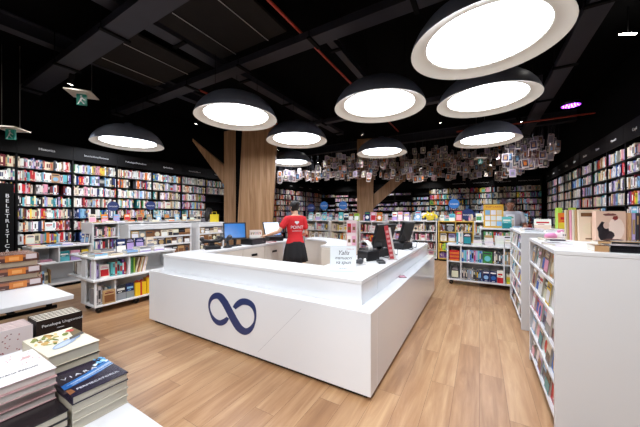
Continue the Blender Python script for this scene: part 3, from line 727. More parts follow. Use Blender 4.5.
for i in range(2):
    for j in range(3):
        m = MB(); m.box(-.022, .022, -.006, -.001, 0, .11, shade(rnd.choice(['orange', 'pink', 'tan', 'white', 'red']))); m.quad([(-.015, -.0065, .03), (.015, -.0065, .03), (.015, -.0065, .07), (-.015, -.0065, .07)], shade('brown'))
        o = m.build('bookmark', M['vcol'], r); o.location = (-.028+.056*i, 0, .05+.15*j)
def pos_term(label, loc, rz, sc=1.):
    r = thing('sales_terminal', label, 'sales terminal', loc, rz)
    MB().box(-.17*sc, .17*sc, -.17, .16, 0, .1).build('base', M['plastic'], r, .012)
    MB().tube([(0, .05, .1), (0, .09, .2)], .035, 10).build('neck', M['plastic'], r)
    h = MB(); h.T = Matrix.Translation((0, .06, .13)) @ Matrix.Rotation(-.3, 4, 'X'); h.box(-.19*sc, .19*sc, 0, .045, 0, .33); h = h.build('monitor', M['plastic'], r, .006)
    s_ = MB(); s_.T = Matrix.Translation((0, .06, .13)) @ Matrix.Rotation(-.3, 4, 'X'); s_.box(-.17*sc, .17*sc, -.002, -.0005, .02, .31); s_.build('screen', M['dplastic'], h)
    MB().tube([(.12, .1, .02), (.17, .2, .03), (.1, .26, .008), (-.05, .22, .008), (-.1, .16, .03)], .006, 6).build('cable', M['rubber'], r)
    MB().tube([(-.1, .15, .2), (-.16, .24, .1), (-.2, .2, .008), (-.28, .1, .008)], .005, 6).build('cable', M['rubber'], r)
    MB().tube([(.05, .1, .25), (.1, .2, .12), (.2, .1, .02), (.24, -.05, .007), (.2, -.15, .007), (.26, -.22, .007)], .005, 6).build('cable', M['rubber'], r)
    MB().box(-.09, .09, .107, .117, .2, .36).build('rear_vent', M['dplastic'], h)
pos_term('nearer black sales terminal seen from behind on the counter right wing', (-1.24, 3.66, .9405), -1.95)
pos_term('farther black sales terminal at the far end of the counter right wing', (-1.16, 4.6, .9405), -1.8, 1.0)
r = thing('leaning_leaflet_stand', 'narrow red and white leaflet stand leaning behind the nearer terminal', 'leaflet stand', (-.95, 3.42, .9405), .45)
m = MB(); m.T = Matrix.Rotation(-.18, 4, 'Y') @ Matrix.Identity(4)
m.box(-.025, .025, 0, .02, .0, .43, lin('#c9434b')); m.box(.026, .05, 0, .02, .0, .4, lin('#e9e4df'))
for k in range(6): m.quad([(-.018, -.001, .04+.06*k), (.018, -.001, .04+.06*k), (.018, -.001, .07+.06*k), (-.018, -.001, .07+.06*k)], lin('#e6a9a6'))
m.T = Matrix.Identity(4); m.box(-.05, .06, -.04, .06, 0, .008, lin('#c0b8b5')); m.build('stand', M['vcol'], r)
r = thing('receipt_printer', 'black receipt printer with a curling white paper strip on the right wing', 'printer', (-1.2, 3.24, .9405), -.5)
MB().box(-.1, .1, -.1, .1, 0, .12).build('case', M['plastic'], r, .012); MB().box(-.07, .07, -.02, .0, .12, .123).build('slot', M['dplastic'], r)
m = MB(); m.rings([[(p[0], -.035, p[1]), (p[0], .035, p[1])] for p in ((.05, .122), (.04, .17), (.01, .215), (-.05, .24), (-.1, .235), (-.15, .2))], cap=False, closed=False)
o = m.build('paper_strip', M['paper'], r); sm = o.modifiers.new('thickness', 'SOLIDIFY'); sm.thickness = .003
r = thing('barcode_scanner', 'dark grey handheld scanner lying beside the receipt printer', 'scanner', (-1.2, 2.86, .9405), .6)
MB().tube([(-.09, 0, .03), (.0, .0, .035), (.05, 0, .04)], [.02, .022, .035], 10).build('body', M['dplastic'], r); MB().lathe([(.03, .0), (.034, .02)], 14, cap=True).build('window', M['paper'], r, loc=(.085, 0, .04), rot=(0, PI/2, 0))
r = thing('card_reader', 'grey card reader keypad lying near the counter edge', 'card reader', (-1.0, 3.12, .9405), .5)
MB().box(-.04, .04, -.08, .08, 0, .03).build('body', M['dplastic'], r, .006)
kp = MB()
for i in range(3):
    for j in range(4): kp.box(-.03+.022*i, -.014+.022*i, -.07+.02*j, -.056+.02*j, .03, .034)
kp.build('keys', M['plastic'], r)
flat_book(.09, .13, .006, 'maroon', 'pink', 'small red and white leaflet dropped on the counter side ledge', None, (-.86, 3.42, .7205), .5, name='leaflet', cat='leaflet')

# ------------------------------------------------------------------ shelf units
def shelf_unit(name, label, loc, rz, W, D, H, shelves, dividers=(), m=None, th=.03, group=None, base='plinth', back=True, top=True, lip=0., cat='shelf unit', topm=None, ends=True):
    m = m or M['white']; r = thing(name, label, cat, loc, rz, group); b0 = .1 if base == 'wheels' else .06
    if ends: bx('side_panel', m, (0, th, 0, D, b0, H-th), r, .002); bx('side_panel', m, (W-th, W, 0, D, b0, H-th), r, .002)
    if top: bx('top_panel', topm or m, (-.005, W+.005, -.005, D, H-th+.0005, H), r, .003)
    if back: bx('back_panel', m, (th, W-th, D-.02, D-.001, b0, H-th), r)
    bx('bottom_panel', m, (th, W-th, 0, D-.02, b0, b0+th), r)
    for z in shelves:
        bx('shelf', m, (th, W-th, .002, D-.021, z-.022, z), r)
        if lip: bx('shelf_lip', m, (th, W-th, -.006, .001, z-.022, z+lip), r)
    for x, z0, z1 in dividers: bx('divider', m, (x-.011, x+.011, .004, D-.021, z0+.0005, z1-.0005), r)
    if base == 'wheels':
        for x in (.08, W-.08):
            for y in (.07, D-.08):
                w_ = MB().lathe([(.012, -.012), (.038, -.012), (.04, 0), (.038, .012), (.012, .012)], 16).build('caster', M['rubber'], r); w_.location = (x, y, .0405); w_.rotation_euler = (PI/2, 0, 0)
                bx('caster_fork', M['chrome'], (-.008, .008, -.008, .008, .042, .06), w_).matrix_basis = Matrix.Rotation(-PI/2, 4, 'X') @ Matrix.Translation((0, 0, 0))
    elif base == 'plinth': bx('plinth', M['matte'], (.02, W-.02, .03, D-.02, 0, b0), r)
    return r
def topflats(rloc, rz, spots_, H, where, group, pal=P_PALE):
    for i, (x, y, w, d, a, n) in enumerate(spots_):
        z = H+.0006
        for k in range(n):
            nm, n2, n3 = pick(pal), pick(P_WALL), pick(P_WALL); t = rnd.uniform(.014, .032)
            pos = local(rloc, rz, (x, y, 0)); pos.z = rloc[2]+z
            lv = '' if n == 1 else (', topmost' if k == n-1 else f', {ORD[k]} up')
            flat_book(w, d, t, nm, n2, f'{nm} flat book, {ORD[i]} pile from left{lv}, on {where}', group, pos, rz+a, nm3=n3); z += t+.0008

# G1 double-sided low cart on wheels, left of the counter
g1 = (-4.95, 1.8, 0); G = thing('wheeled_shelf_cart', 'low white wheeled cart of books left of the counter', 'shelf cart', g1, PI/2)
w = M['white']
bx('top_panel', w, (-.02, 1.25, -.01, .92, .825, .85), G, .003); bx('middle_shelf', w, (-.03, 1.25, -.02, .94, .49, .52), G, .003); bx('bottom_shelf', w, (0, 1.25, 0, .5, .1, .125), G, .003)
bx('end_panel', w, (0, .025, .02, .13, .5205, .8245), G); bx('end_panel', w, (0, .025, .32, .47, .5205, .8245), G); bx('end_panel', w, (1.22, 1.245, .02, .9, .5205, .8245), G); bx('end_panel', w, (0.0, .025, .36, .49, .1255, .4895), G); bx('post', w, (0.0, .025, .004, .03, .1255, .4895), G); bx('end_panel', w, (1.22, 1.245, .03, .49, .1255, .4895), G)
bx('back_panel', w, (.026, 1.219, .45, .47, .5205, .8245), G); bx('back_panel', w, (.026, 1.219, .47, .489, .1255, .4895), G)
bx('divider', w, (.475, .495, .03, .449, .5205, .8245), G); bx('divider', w, (.27, .29, .03, .469, .1255, .4895), G); bx('rear_panel', w, (.3, 1.21, .6, .62, 0.0, .489), G)
for x in (.08, .6, 1.15):
    for y in (.07, .43):
        q = MB().lathe([(.012, -.012), (.044, -.012), (.046, 0), (.044, .012), (.012, .012)], 16).build('caster', M['rubber'], G); q.location = (x, y, .0465); q.rotation_euler = (PI/2, 0, 0)
        bx('caster_mount', M['plastic'], (x-.02, x+.02, y-.02, y+.02, .088, .0995), G)
gg = 'books on the low wheeled cart'
face_book(.13, .2, .02, 'white', 'red', 'pink', 'white book with red print facing out on the cart middle shelf', gg, local(g1, PI/2, (.1, .1, .5215)), PI/2, .1)
row_books(g1, PI/2, .03, .09, .5205, .26, P_PALE, 'cart middle shelf, left end', gg, depth=.15, yoff=.09, gaps=False)
row_books(g1, PI/2, .245, .47, .5205, .26, {'white': 3, 'turquoise': 2, 'pink': 1, 'red': 1, 'purple': 1, 'cream': 1}, 'cart middle shelf, centre', gg, depth=.15, yoff=.09, gaps=False)
x = .5
for i, nm in enumerate(['green', 'green', 'lime', 'cream', 'tan', 'cream', 'tan', 'white', 'cream']):
    t = .02; mb = (t, .2, .255, shade(nm), None)
    add_book(mb, f'tilted {nm} book, {ORD[i]} from left at the right end of the cart', gg, local(g1, PI/2, (x+.02, .08, .5215)), PI/2, 0 if i < 3 else .22); x += t+.0035+(.02 if i == 3 else 0)
row_books(g1, PI/2, .03, .12, .1255, .3, {'charcoal': 3, 'white': 2, 'grey': 2}, 'cart bottom shelf, left end', gg, depth=.2, yoff=.06, hmin=.8, gaps=False)
face_book(.16, .21, .05, 'tan', 'brown', 'maroon', 'brown patterned wooden-looking book facing out on the cart bottom shelf', gg, local(g1, PI/2, (.115, .012, .1265)), PI/2, .06, k=.1)
row_books(g1, PI/2, .12, .26, .1255, .26, P_PALE, 'cart bottom shelf, behind the brown one', gg, depth=.17, yoff=.12, gaps=False)
face_book(.14, .24, .03, 'charcoal', 'grey', 'white', 'dark grey patterned box facing out on the cart bottom shelf', gg, local(g1, PI/2, (.3, .05, .1265)), PI/2, .08, k=.5, name='box_set', cat='box set')
face_book(.12, .24, .03, 'navy', 'grey', 'sky blue', 'navy patterned box beside the yellow gift on the cart', gg, local(g1, PI/2, (.445, .05, .1265)), PI/2, .08, k=.5, name='box_set', cat='box set')
def gift(loc, rz, w, d, h, lab):
    r = thing('gift_box', lab, 'gift box', loc, rz, 'yellow gift boxes on the cart')
    y = lin('#f0c41e'); MB().box(0, w, 0, d, 0, h, y).build('box', M['vcol'], r, .003)
    m = MB(); m.box(w*.42, w*.58, -.002, d+.002, 0.001, h+.002, lin('#c5302a')); m.box(-.002, w+.002, d*.4, d*.6, .001, h+.0025, lin('#c5302a')); m.build('ribbon', M['vcol'], r)
    m = MB()
    for s_ in (-1, 1): m.tube([(w/2, d/2, h+.004), (w/2+s_*.04, d/2, h+.035), (w/2+s_*.07, d/2, h+.02), (w/2, d/2, h+.006)], .008, 6, lin('#c5302a'))
    m.build('bow', M['vcol'], r)
gift(local(g1, PI/2, (.575, .03, .1265)), PI/2, .17, .14, .22, 'upright yellow gift box with red ribbon on the cart bottom shelf, left one')
gift(local(g1, PI/2, (.76, .03, .1265)), PI/2, .18, .14, .27, 'taller yellow gift box with red ribbon on the cart bottom shelf, right one')
topflats(g1, PI/2, [(.02, .05, .17, .22, .08, 2), (.02, .5, .18, .24, -.1, 1), (.24, .08, .17, .23, .03, 1), (.26, .48, .2, .26, .1, 2), (.46, .06, .16, .22, -.06, 2), (.68, .1, .18, .24, .05, 3), (.92, .1, .16, .22, -.1, 3)], .85, 'the cart top', 'books lying on the low cart', {'white': 5, 'cream': 4, 'sky blue': 2, 'grey': 4, 'lilac': 2})
for i, (x, y, nm, n2, a) in enumerate(((.5, .5, 'navy', 'white', 0), (.66, .52, 'charcoal', 'lilac', .1), (.8, .5, 'navy', 'lilac', -.1), (.98, .45, 'cream', 'grey', .2))):
    face_book(.14, .22, .03, nm, n2, n2, f'{nm} patterned book standing on the cart top, {ORD[i]} from left', gg, local(g1, PI/2, (x, y, .908 if i < 0 else .8515)), PI/2+a, .12)
x = 0
for i, nm in enumerate(['white', 'grey', 'cream', 'brown', 'white']):    # rear half, at the open end
    add_book((.03, .15, .2, shade(nm), shade('charcoal')), f'{nm} book in the open end of the cart, {ORD[i]} from left', gg, local(g1, 0, (0, 0, 0))+Vector((-.9+.036*i, .03, .5215)), 0)

# G2 low white cabinet behind the cart
g2 = (-7.47, 1.72, 0)
shelf_unit('shelf_unit', 'low white shelf unit in front of the left wall bookcases', g2, PI/2, .95, .6, .85, [.515], [(.4, .515, .82)], group='white shelf units on the left side')
gg = 'items in the low white unit by the left wall'
row_books(g2, PI/2, .06, .14, .5155, .2, P_PALE, 'low unit by left wall, left cell', gg, depth=.2, yoff=.2, gaps=False)
flat_book(.3, .2, .03, 'white', 'pink', 'white parcel-like book lying flat in the low unit left cell', gg, local(g2, PI/2, (.05, .03, .5165)), PI/2)
flat_book(.18, .14, .04, 'pink', 'white', 'pink wrapped book on the white one in the low unit', gg, local(g2, PI/2, (.13, .05, .548)), PI/2+.15)
for i, (nm, n2, x) in enumerate((('teal', 'turquoise', .42), ('pink', 'lilac', .6), ('yellow', 'orange', .79))):
    face_book(.16 if i < 2 else .12, .21, .03, nm, n2, 'white', f'{nm} book facing out in the low white unit right cell', gg, local(g2, PI/2, (x, .06, .517)), PI/2, .1)
row_books(g2, PI/2, .06, .3, .0905, .3, P_PALE, 'low unit by left wall, bottom', gg, depth=.2, yoff=.1)
topflats(g2, PI/2, [(.02, .06, .2, .27, .1, 1), (.25, .1, .2, .26, -.08, 1), (.46, .05, .18, .25, .05, 2), (.7, .08, .2, .26, .0, 1), (.05, .36, .16, .2, 0, 2), (.5, .36, .2, .2, 0, 1)], .85, 'the low unit by left wall', 'books lying on the low white unit', P_PALE)

# G3 taller units in the same row
gg = 'books in the taller white units by the left wall'
def u_of(loc, n): return n
for n, (y0, Wd) in enumerate(((2.72, 1.05), (3.78, 1.05), (4.84, 1.1))):
    g3 = (-7.6, y0, 0)
    shelf_unit('shelf_unit', f'waist-high white book unit before the left wall, {ORD[n]} from the left', g3, PI/2, Wd, .6, 1.3, [.36, .66, .96], [(Wd*.5, .96, 1.27), (Wd*.5, .66, .938)], group='white shelf units on the left side')
    if n == 0:
        for z, pl in ((.9605, {'yellow': 1, 'charcoal': 1, 'white': 3, 'orange': 1, 'teal': 1, 'grey': 1, 'pink': 1}), (.6605, {'purple': 2, 'white': 3, 'red': 1, 'charcoal': 2, 'maroon': 1, 'turquoise': 1})):
            row_books(g3, PI/2, .035, .5, z, .27, pl, f'{"upper" if z > .9 else "lower"} row of waist-high unit', gg)
        row_books(g3, PI/2, .54, 1.0, .9605, .27, P_COOL, 'upper right row of waist-high unit', gg)
    else: row_stuff(STUFF, g3, PI/2, .04, Wd-.04, .9605, .25, P_WALL)
    topflats(g3, PI/2, [(.05, .05, .16, .22, .1, 1), (.3, .08, .17, .23, -.1, 2), (.52, .06, .16, .22, .05, 1), (.76, .08, .16, .22, 0, 2)], 1.3, f'{ORD[n]} waist-high unit', 'books lying on the waist-high units', {'cream': 4, 'tan': 4, 'white': 5, 'orange': 2, 'grey': 2})
    for i in range(4):
        nm = rnd.choice(['tan', 'cream', 'orange', 'sky blue', 'grey']); face_book(.14, .2, .02, nm, pick(P_WALL), pick(P_WALL), f'{nm} book propped upright, {ORD[i]} on top of {ORD[n]} waist-high unit', 'books propped on the waist-high units', local(g3, PI/2, (.08+.25*i, .4, 1.3015)), PI/2, .15)
for i, nm in enumerate(['navy', 'blue']): face_book(.16, .2, .025, nm, 'sky blue', 'white', f'{nm} book standing at the end of the waist-high unit', gg, Vector((-7.6-.2*i-.22, 2.66-.01*i, .8515)), 0, .1)

# G4/G5 white rack of small cards
gg = 'small books in the white lipped rack'
for n, (y0, Wd, rows) in enumerate(((2.64, 1.32, (1.03, .855, .65, .455)), (4.15, .75, (1.03, .855, .65)))):
    g4 = (-5.8, y0, 0)
    rk = shelf_unit('lipped_rack', f'white rack with small photo books in lipped rows, {"left" if n == 0 else "right"} one behind the counter', g4, PI/2, Wd, .35, 1.3, rows, [], lip=.012, group='white lipped racks', cat='rack')
    bx('fascia', M['white'], (.03, Wd-.03, -.004, .001, 1.2, 1.269), rk)
    for ri, z in enumerate(rows):
        x = .05; i = 0
        while x < Wd-.13:
            w_ = rnd.uniform(.1, .15); h_ = .145
            nm = rnd.choice(['tan', 'brown', 'cream', 'charcoal', 'grey', 'brown', 'tan', 'black', 'teal' if (ri == 0 and i < 2 and n == 0) else 'tan'])
            face_book(w_, h_, .02, nm, rnd.choice(['cream', 'white', 'tan', 'charcoal', 'brown']), rnd.choice(['white', 'charcoal', 'tan']), f'small {nm} photo book, {ORD[i]} in {["top", "second", "third", "lowest"][ri]} row, {"left" if n == 0 else "right"} lipped rack', gg, local(g4, PI/2, (x, .008, z+.0015)), PI/2, .1)
            x += w_+(.004 if rnd.random() < .9 else .03); i += 1

# C1 low wheeled unit right of centre
c1 = (-.61, 6.45, 0); gg = 'books in the low wheeled unit right of the counter'
shelf_unit('wheeled_shelf_unit', 'low white wheeled book unit at the end of the right aisle', c1, 0, 1.42, .45, .86, [.51], [(.27, .51, .83), (1.03, .51, .83), (.27, .13, .488), (1.03, .13, .488)], base='wheels', cat='shelf unit')
z = .5108
for k in range(6): flat_book(.19, .16, .036, 'orange' if k % 2 == 0 else 'red', 'orange', f'orange-red book in the flat pile on the wheeled unit, {ORD[k]} from below', gg, local(c1, 0, (.05, .02, z)), 0); z += .0368
row_books(c1, 0, .285, .66, .5105, .26, P_COOL, 'upper shelf of wheeled unit, left half', gg, seq=['blue', 'sky blue', 'turquoise', 'lilac', 'white', 'blue', 'sky blue', 'magenta', 'lilac', 'turquoise'], gaps=False, hmin=.9)
face_book(.16, .23, .03, 'green', 'turquoise', 'charcoal', 'green book with a round emblem facing out on the wheeled unit', gg, local(c1, 0, (.67, .02, .512)), 0, .06, k=.9)
row_books(c1, 0, .84, 1.015, .5105, .26, {'charcoal': 3, 'white': 3, 'maroon': 1, 'pink': 1}, 'upper shelf of wheeled unit, right half', gg, gaps=False, tmax=.03)
row_books(c1, 0, 1.045, 1.38, .5105, .26, {'grey': 4, 'charcoal': 2, 'tan': 2}, 'upper shelf of wheeled unit, right cell', gg, gaps=False)
face_book(.15, .26, .03, 'charcoal', 'cream', 'grey', 'dark book with a pale picture facing out at the wheeled unit bottom left', gg, local(c1, 0, (.08, .04, .132)), 0, .06, k=.2)
row_books(c1, 0, .285, .55, .1305, .26, {'charcoal': 3, 'grey': 4, 'black': 1}, 'bottom shelf of wheeled unit, left half', gg, gaps=False)
row_books(c1, 0, .56, .66, .1305, .26, {'navy': 3, 'black': 1}, 'bottom shelf of wheeled unit, centre', gg, gaps=False)
for i, (nm, n2, x) in enumerate((('navy', 'sky blue', .665), ('navy', 'blue', .79))): face_book(.12, .22, .03, nm, n2, 'white', f'navy book with {n2} glow facing out on wheeled unit bottom shelf', gg, local(c1, 0, (x, .03, .132)), 0, .06, k=.9)
face_book(.1, .25, .04, 'white', 'red', 'red', 'white book with a red band at the wheeled unit bottom right', gg, local(c1, 0, (.915, .03, .132)), 0, .04, k=.65)
for i, nm in enumerate(['yellow', 'lime', 'yellow', 'cream']): flat_book(.28, .2, .045, nm, 'white', f'{nm} box in the flat pile in the wheeled unit right cell, {ORD[i]} from below', gg, local(c1, 0, (1.07, .03, .1315+.046*i)), 0, name='box_set', cat='box set')
row_books(c1, 0, .18, .3, .8605, .27, {'white': 2, 'teal': 1, 'cream': 1}, 'top of wheeled unit, left end', gg, depth=.16, yoff=.1, gaps=False, hmin=.9)
face_book(.15, .25, .03, 'charcoal', 'teal', 'white', 'dark teal book facing out on top of the wheeled unit', gg, local(c1, 0, (.31, .1, .8615)), 0, .08)
for i, (x, nm, n2) in enumerate(((.5, 'grey', 'white'), (.7, 'tan', 'cream'), (.88, 'white', 'grey'), (1.04, 'white', 'cream'), (1.2, 'cream', 'white'))):
    z = .8612
    for k in range(2+(i % 3)): flat_book(.15, .19, .05, 'white', 'cream', f'white boxed book in {ORD[i]} pile on the wheeled unit top, {ORD[k]} from below', gg, local(c1, 0, (x, .03, z)), rnd.uniform(-.05, .05)); z += .0512
    face_book(.14, .2, .03, nm, n2, 'charcoal', f'{nm} book facing out behind {ORD[i]} pile on the wheeled unit top', gg, local(c1, 0, (x, .27, .8615)), 0, .08)
# G6 taller unit behind it
g6 = (-.0, 6.95, 0)
shelf_unit('shelf_unit', 'taller white unit behind the low wheeled one, carrying a yellow poster', g6, 0, .95, .45, 1.2, [.9], (), cat='shelf unit')
row_books(g6, 0, .04, .9, .9005, .24, P_WALL, 'shelf of taller unit under the yellow poster', 'books in the taller white unit', seq=['charcoal', 'green', 'white', 'green', 'white', 'green', 'red', 'maroon', 'red', 'pink'], tmin=.03, gaps=False, hmin=.85)
r = thing('poster_board', 'yellow display board with pictured covers standing on the taller white unit', 'poster', (.08, 7.2, 1.201), .1)
m = MB(); m.box(0, .38, 0, .02, 0, .52, lin('#eab53a')); m.build('board', M['vcol'], r)
m = MB()
for i in range(3):
    for j in range(3): m.box(.03+.11*i, .125+.11*i, -.004, -.0005, .04+.125*j, .145+.125*j, shade(rnd.choice(['white', 'white', 'sky blue', 'cream'])))
m.build('picture', M['vcol'], r); text('lettering', 'TOP CARTI', .06, M['red_print'], r, (.19, -.001, .465), ext=.0006)
face_book(.17, .25, .02, 'turquoise', 'teal', 'white', 'turquoise card standing at the front edge of the taller white unit', 'items on the taller white unit', (.42, 7.0, 1.2015), .1, .1, name='display_card', cat='card')
face_book(.16, .3, .02, 'white', 'cream', 'green', 'white display card behind the turquoise one on the taller unit', 'items on the taller white unit', (.5, 7.16, 1.2015), .1, .1, name='display_card', cat='card')
topflats(g6, 0, [(.62, .06, .15, .2, .2, 2), (.78, .1, .14, .2, -.1, 1)], 1.2, 'the taller unit', 'items on the taller white unit')

# far row of half-height gondolas, Y = 9.5
def gondola(label, x0, y0, Wd, H=1.28, m=None, pal=P_PALE, shelves=(.34, .64, .94), div=True, fill=True, colour=None):
    shelf_unit('shelf_unit', label, (x0, y0, 0), 0, Wd, .5, H, shelves, [(Wd/2, shelves[-1], H-.03)] if div else (), m=m, group='half-height shelf units in the middle of the shop')
    row_stuff(STUFF, (x0, y0, 0), 0, .02, Wd-.02, H+.0006, .24, {'white': 5, 'lilac': 2, 'pink': 2, 'sky blue': 2, 'turquoise': 1, 'cream': 3, 'green': 1}, yoff=.3, facing=.55, gap=.3)
    if fill:
        for z in shelves+(.09,): row_stuff(STUFF, (x0, y0, 0), 0, .04, Wd-.04, z+.0005, .25, pal, gap=.15, facing=.1)
gondola('half-height white unit of dark red books left of the sales terminals', -3.3, 8.1, .8, pal={'maroon': 3, 'pink': 3, 'white': 2, 'red': 1, 'cream': 2})
gondola('half-height cream unit of books behind the handwritten sign', -4.42, 8.25, 1.0, m=M['cream'], pal={'cream': 4, 'yellow': 3, 'charcoal': 1, 'orange': 1, 'white': 2})
gondola('half-height white unit right behind the woman', -5.65, 8.4, 1.1, pal=P_PALE)
gondola('long white bookshelf row behind the nearer terminal', -2.8, 9.5, .8, pal=P_PALE)
gondola('long white bookshelf row behind the far end of the counter', -1.99, 9.5, .8, pal={'pink': 3, 'white': 5, 'charcoal': 3, 'maroon': 2, 'cream': 2})
gondola('yellow-framed bookshelf unit beyond the end of the counter', -1.15, 9.5, 1.0, m=M['yellow'], fill=False)
y1 = (-1.15, 9.5, 0); gg = 'books in the yellow-framed unit'
row_books(y1, 0, .04, .2, .9405, .28, {'maroon': 2, 'brown': 2}, 'top shelf of yellow-framed unit', gg, tmin=.03, gaps=False)
face_book(.26, .26, .03, 'charcoal', 'grey', 'white', 'dark book with a grey ring facing out in the yellow-framed unit', gg, local(y1, 0, (.22, .03, .942)), 0, .06, k=.9)
row_books(y1, 0, .52, .95, .9405, .28, {'brown': 2, 'yellow': 1, 'charcoal': 2, 'cream': 2}, 'right top shelf of yellow-framed unit', gg, tmin=.03, gaps=False)
for i, (nm, n2, x) in enumerate((('white', 'cream', .06), ('lilac', 'white', .3), ('purple', 'white', .5), ('sky blue', 'white', .7))): face_book(.18, .24, .02, nm, n2, 'charcoal', f'{nm} picture book facing out on the yellow unit second shelf', gg, local(y1, 0, (x, .04, .642)), 0, .06)
row_books(y1, 0, .04, .9, .3405, .26, {'lime': 4, 'turquoise': 2, 'yellow': 2, 'orange': 1}, 'third shelf of yellow-framed unit', gg, tmin=.03, tmax=.06)
row_stuff(STUFF, y1, 0, .04, .95, .0905, .2, {'purple': 5, 'magenta': 1})
gondola('half-height white unit behind the low wheeled unit', -.14, 9.5, 1.3, pal=P_BRIGHT)
# toppers and displayed items on those units
def topper(x, y, z0, label, m, r_=.16, h=.3, rz=.2):
    r = thing('round_topper', label, 'sign', (x, y, z0), rz, 'round signs on thin stems')
    MB().tube([(0, 0, .002), (0, 0, h-r_+.01)], .006, 8).build('stem', M['chrome'], r); bx('foot', M['chrome'], (-.05, .05, -.04, .04, 0, .004), r)
    d = MB().lathe([(r_, -.004), (r_, .004)], 32, cap=True).build('disc', m, r); d.location = (0, 0, h); d.rotation_euler = (PI/2, 0, 0)
    text('lettering', 'noutati', r_*.5, M['lettering'], r, (0, -.0055, h), ext=.0006)
def by_u(u, Y):
    d = ray(u); return d[0]*Y/d[1]
topper(by_u(324, 8.5), 8.5, 1.281, 'blue round sign above the cream unit, left of two', M['topper_blue'], .15, .52)
topper(by_u(343, 8.55), 8.55, 1.281, 'blue round sign above the cream unit, right of two', M['topper_blue'], .15, .52)
topper(by_u(311, 8.65), 8.65, 1.281, 'dark navy round sign just right of the woman', M['topper'], .15, .45)
topper(by_u(454, 9.75), 9.75, 1.281, 'blue round sign above the yellow-framed unit', M['topper_blue'], .16, .55)
topper(by_u(468, 9.45-1.9), 7.55, 0.0, 'navy round sign on a tall stem before the yellow-framed unit', M['topper'], .105, 1.41) if False else topper(by_u(468, 9.8), 9.8, 1.281, 'navy round sign low over the right end of the yellow-framed unit', M['topper'], .19, .2)
topper(-7.9, 3.25, 1.301, 'navy round sign on the waist-high units, left of two', M['topper'], .12, .4, PI/2-.5)
topper(-7.9, 4.15, 1.301, 'navy round sign on the waist-high units, right of two', M['topper'], .12, .44, PI/2-.5)
shown = [(-5.5, 8.55, 'turquoise', 'white'), (-5.2, 8.55, 'white', 'lilac'), (-4.95, 8.6, 'turquoise', 'cream'), (-4.2, 8.42, 'turquoise', 'white'), (-4.0, 8.42, 'white', 'charcoal'), (-3.82, 8.42, 'charcoal', 'white'), (-3.62, 8.42, 'lime', 'white'),
         (-3.2, 8.3, 'navy', 'white'), (-3.0, 8.3, 'pink', 'red'), (-2.8, 8.3, 'orange', 'white'), (-2.7, 9.7, 'white', 'lilac'), (-2.5, 9.7, 'pink', 'white'), (-2.28, 9.7, 'lilac', 'white'), (-1.9, 9.7, 'sky blue', 'white'), (-1.7, 9.7, 'white', 'navy'),
         (-.85, 9.7, 'turquoise', 'white'), (-.65, 9.7, 'red', 'pink'), (-.1, 9.68, 'white', 'green'), (.08, 9.68, 'white', 'turquoise'), (.26, 9.7, 'green', 'lime'), (.44, 9.68, 'pink', 'white'), (.64, 9.7, 'white', 'charcoal'), (.84, 9.7, 'pink', 'magenta'), (1.02, 9.68, 'sky blue', 'white')]
for i, (x, y, nm, n2) in enumerate(shown):
    face_book(.17, rnd.uniform(.22, .32), .025, nm, n2, pick(P_BRIGHT), f'{nm} cover facing out on the middle shop units, {ORD[i]} from left', 'picture books propped on the middle units', (x, y, 1.2815), 0, .12)
r = thing('plush_toy', 'yellow plush monster sitting on the white bookshelf row', 'toy', (-1.42, 9.72, 1.2805))
yl = lin('#ecd23c'); MB().ball((0, 0, .14), (.15, .12, .14), yl).build('body', M['vmat'], r)
m = MB()
for s_ in (-1, 1): m.tube([(s_*.12, 0, .2), (s_*.2, -.03, .16), (s_*.21, -.06, .1)], .035, 8, yl)
m.build('arm', M['vmat'], r); m = MB()
for s_ in (-1, 1): m.ball((s_*.05, -.1, .2), .03, lin('#f2f0ea'))
m.build('eye', M['vmat'], r); m = MB()
for s_ in (-1, 1): m.tube([(s_*.07, 0, .25), (s_*.11, 0, .32)], [.03, .012], 8, yl)
m.build('horn', M['vmat'], r)

# ------------------------------------------------------------------ right-hand display gondolas
gr = (.45, 3.57, 0)      # left face looks to -x: local x runs towards the viewer
def right_gondola(label, y0, y1, X, Wd, H, rz_=0):
    r = thing('display_gondola', label, 'gondola', (X, y0, 0), rz_); L = y1-y0; w = M['white']
    bx('end_panel', w, (0, Wd, 0, .03, .0, H-.03), r, .003); bx('end_panel', w, (0, Wd, L-.03, L, .0, H-.03), r, .003)
    bx('top_panel', w, (-.002, Wd+.002, -.003, L+.003, H-.0295, H), r, .003); bx('core_panel', w, (Wd/2-.01, Wd/2+.01, .031, L-.031, .08, H-.031), r)
    for z in (.1, .34, .57, .80, 1.03): bx('shelf', w, (.0, Wd/2-.011, .031, L-.031, z-.02, z), r); 
    for z in (.1, .57, 1.03): bx('shelf', w, (Wd/2+.011, Wd, .031, L-.031, z-.02, z), r)
    bx('plinth', M['matte'], (.03, Wd-.03, .032, L-.032, 0, .078), r); return r
right_gondola('nearest white display gondola with a blank end panel at the right edge', 2.45, 3.57, .45, .78, 1.265)
right_gondola('second white display gondola beyond the nearest one on the right', 4.4, 5.9, .47, .95, 1.27)
gg = 'covers facing the aisle on the right gondolas'
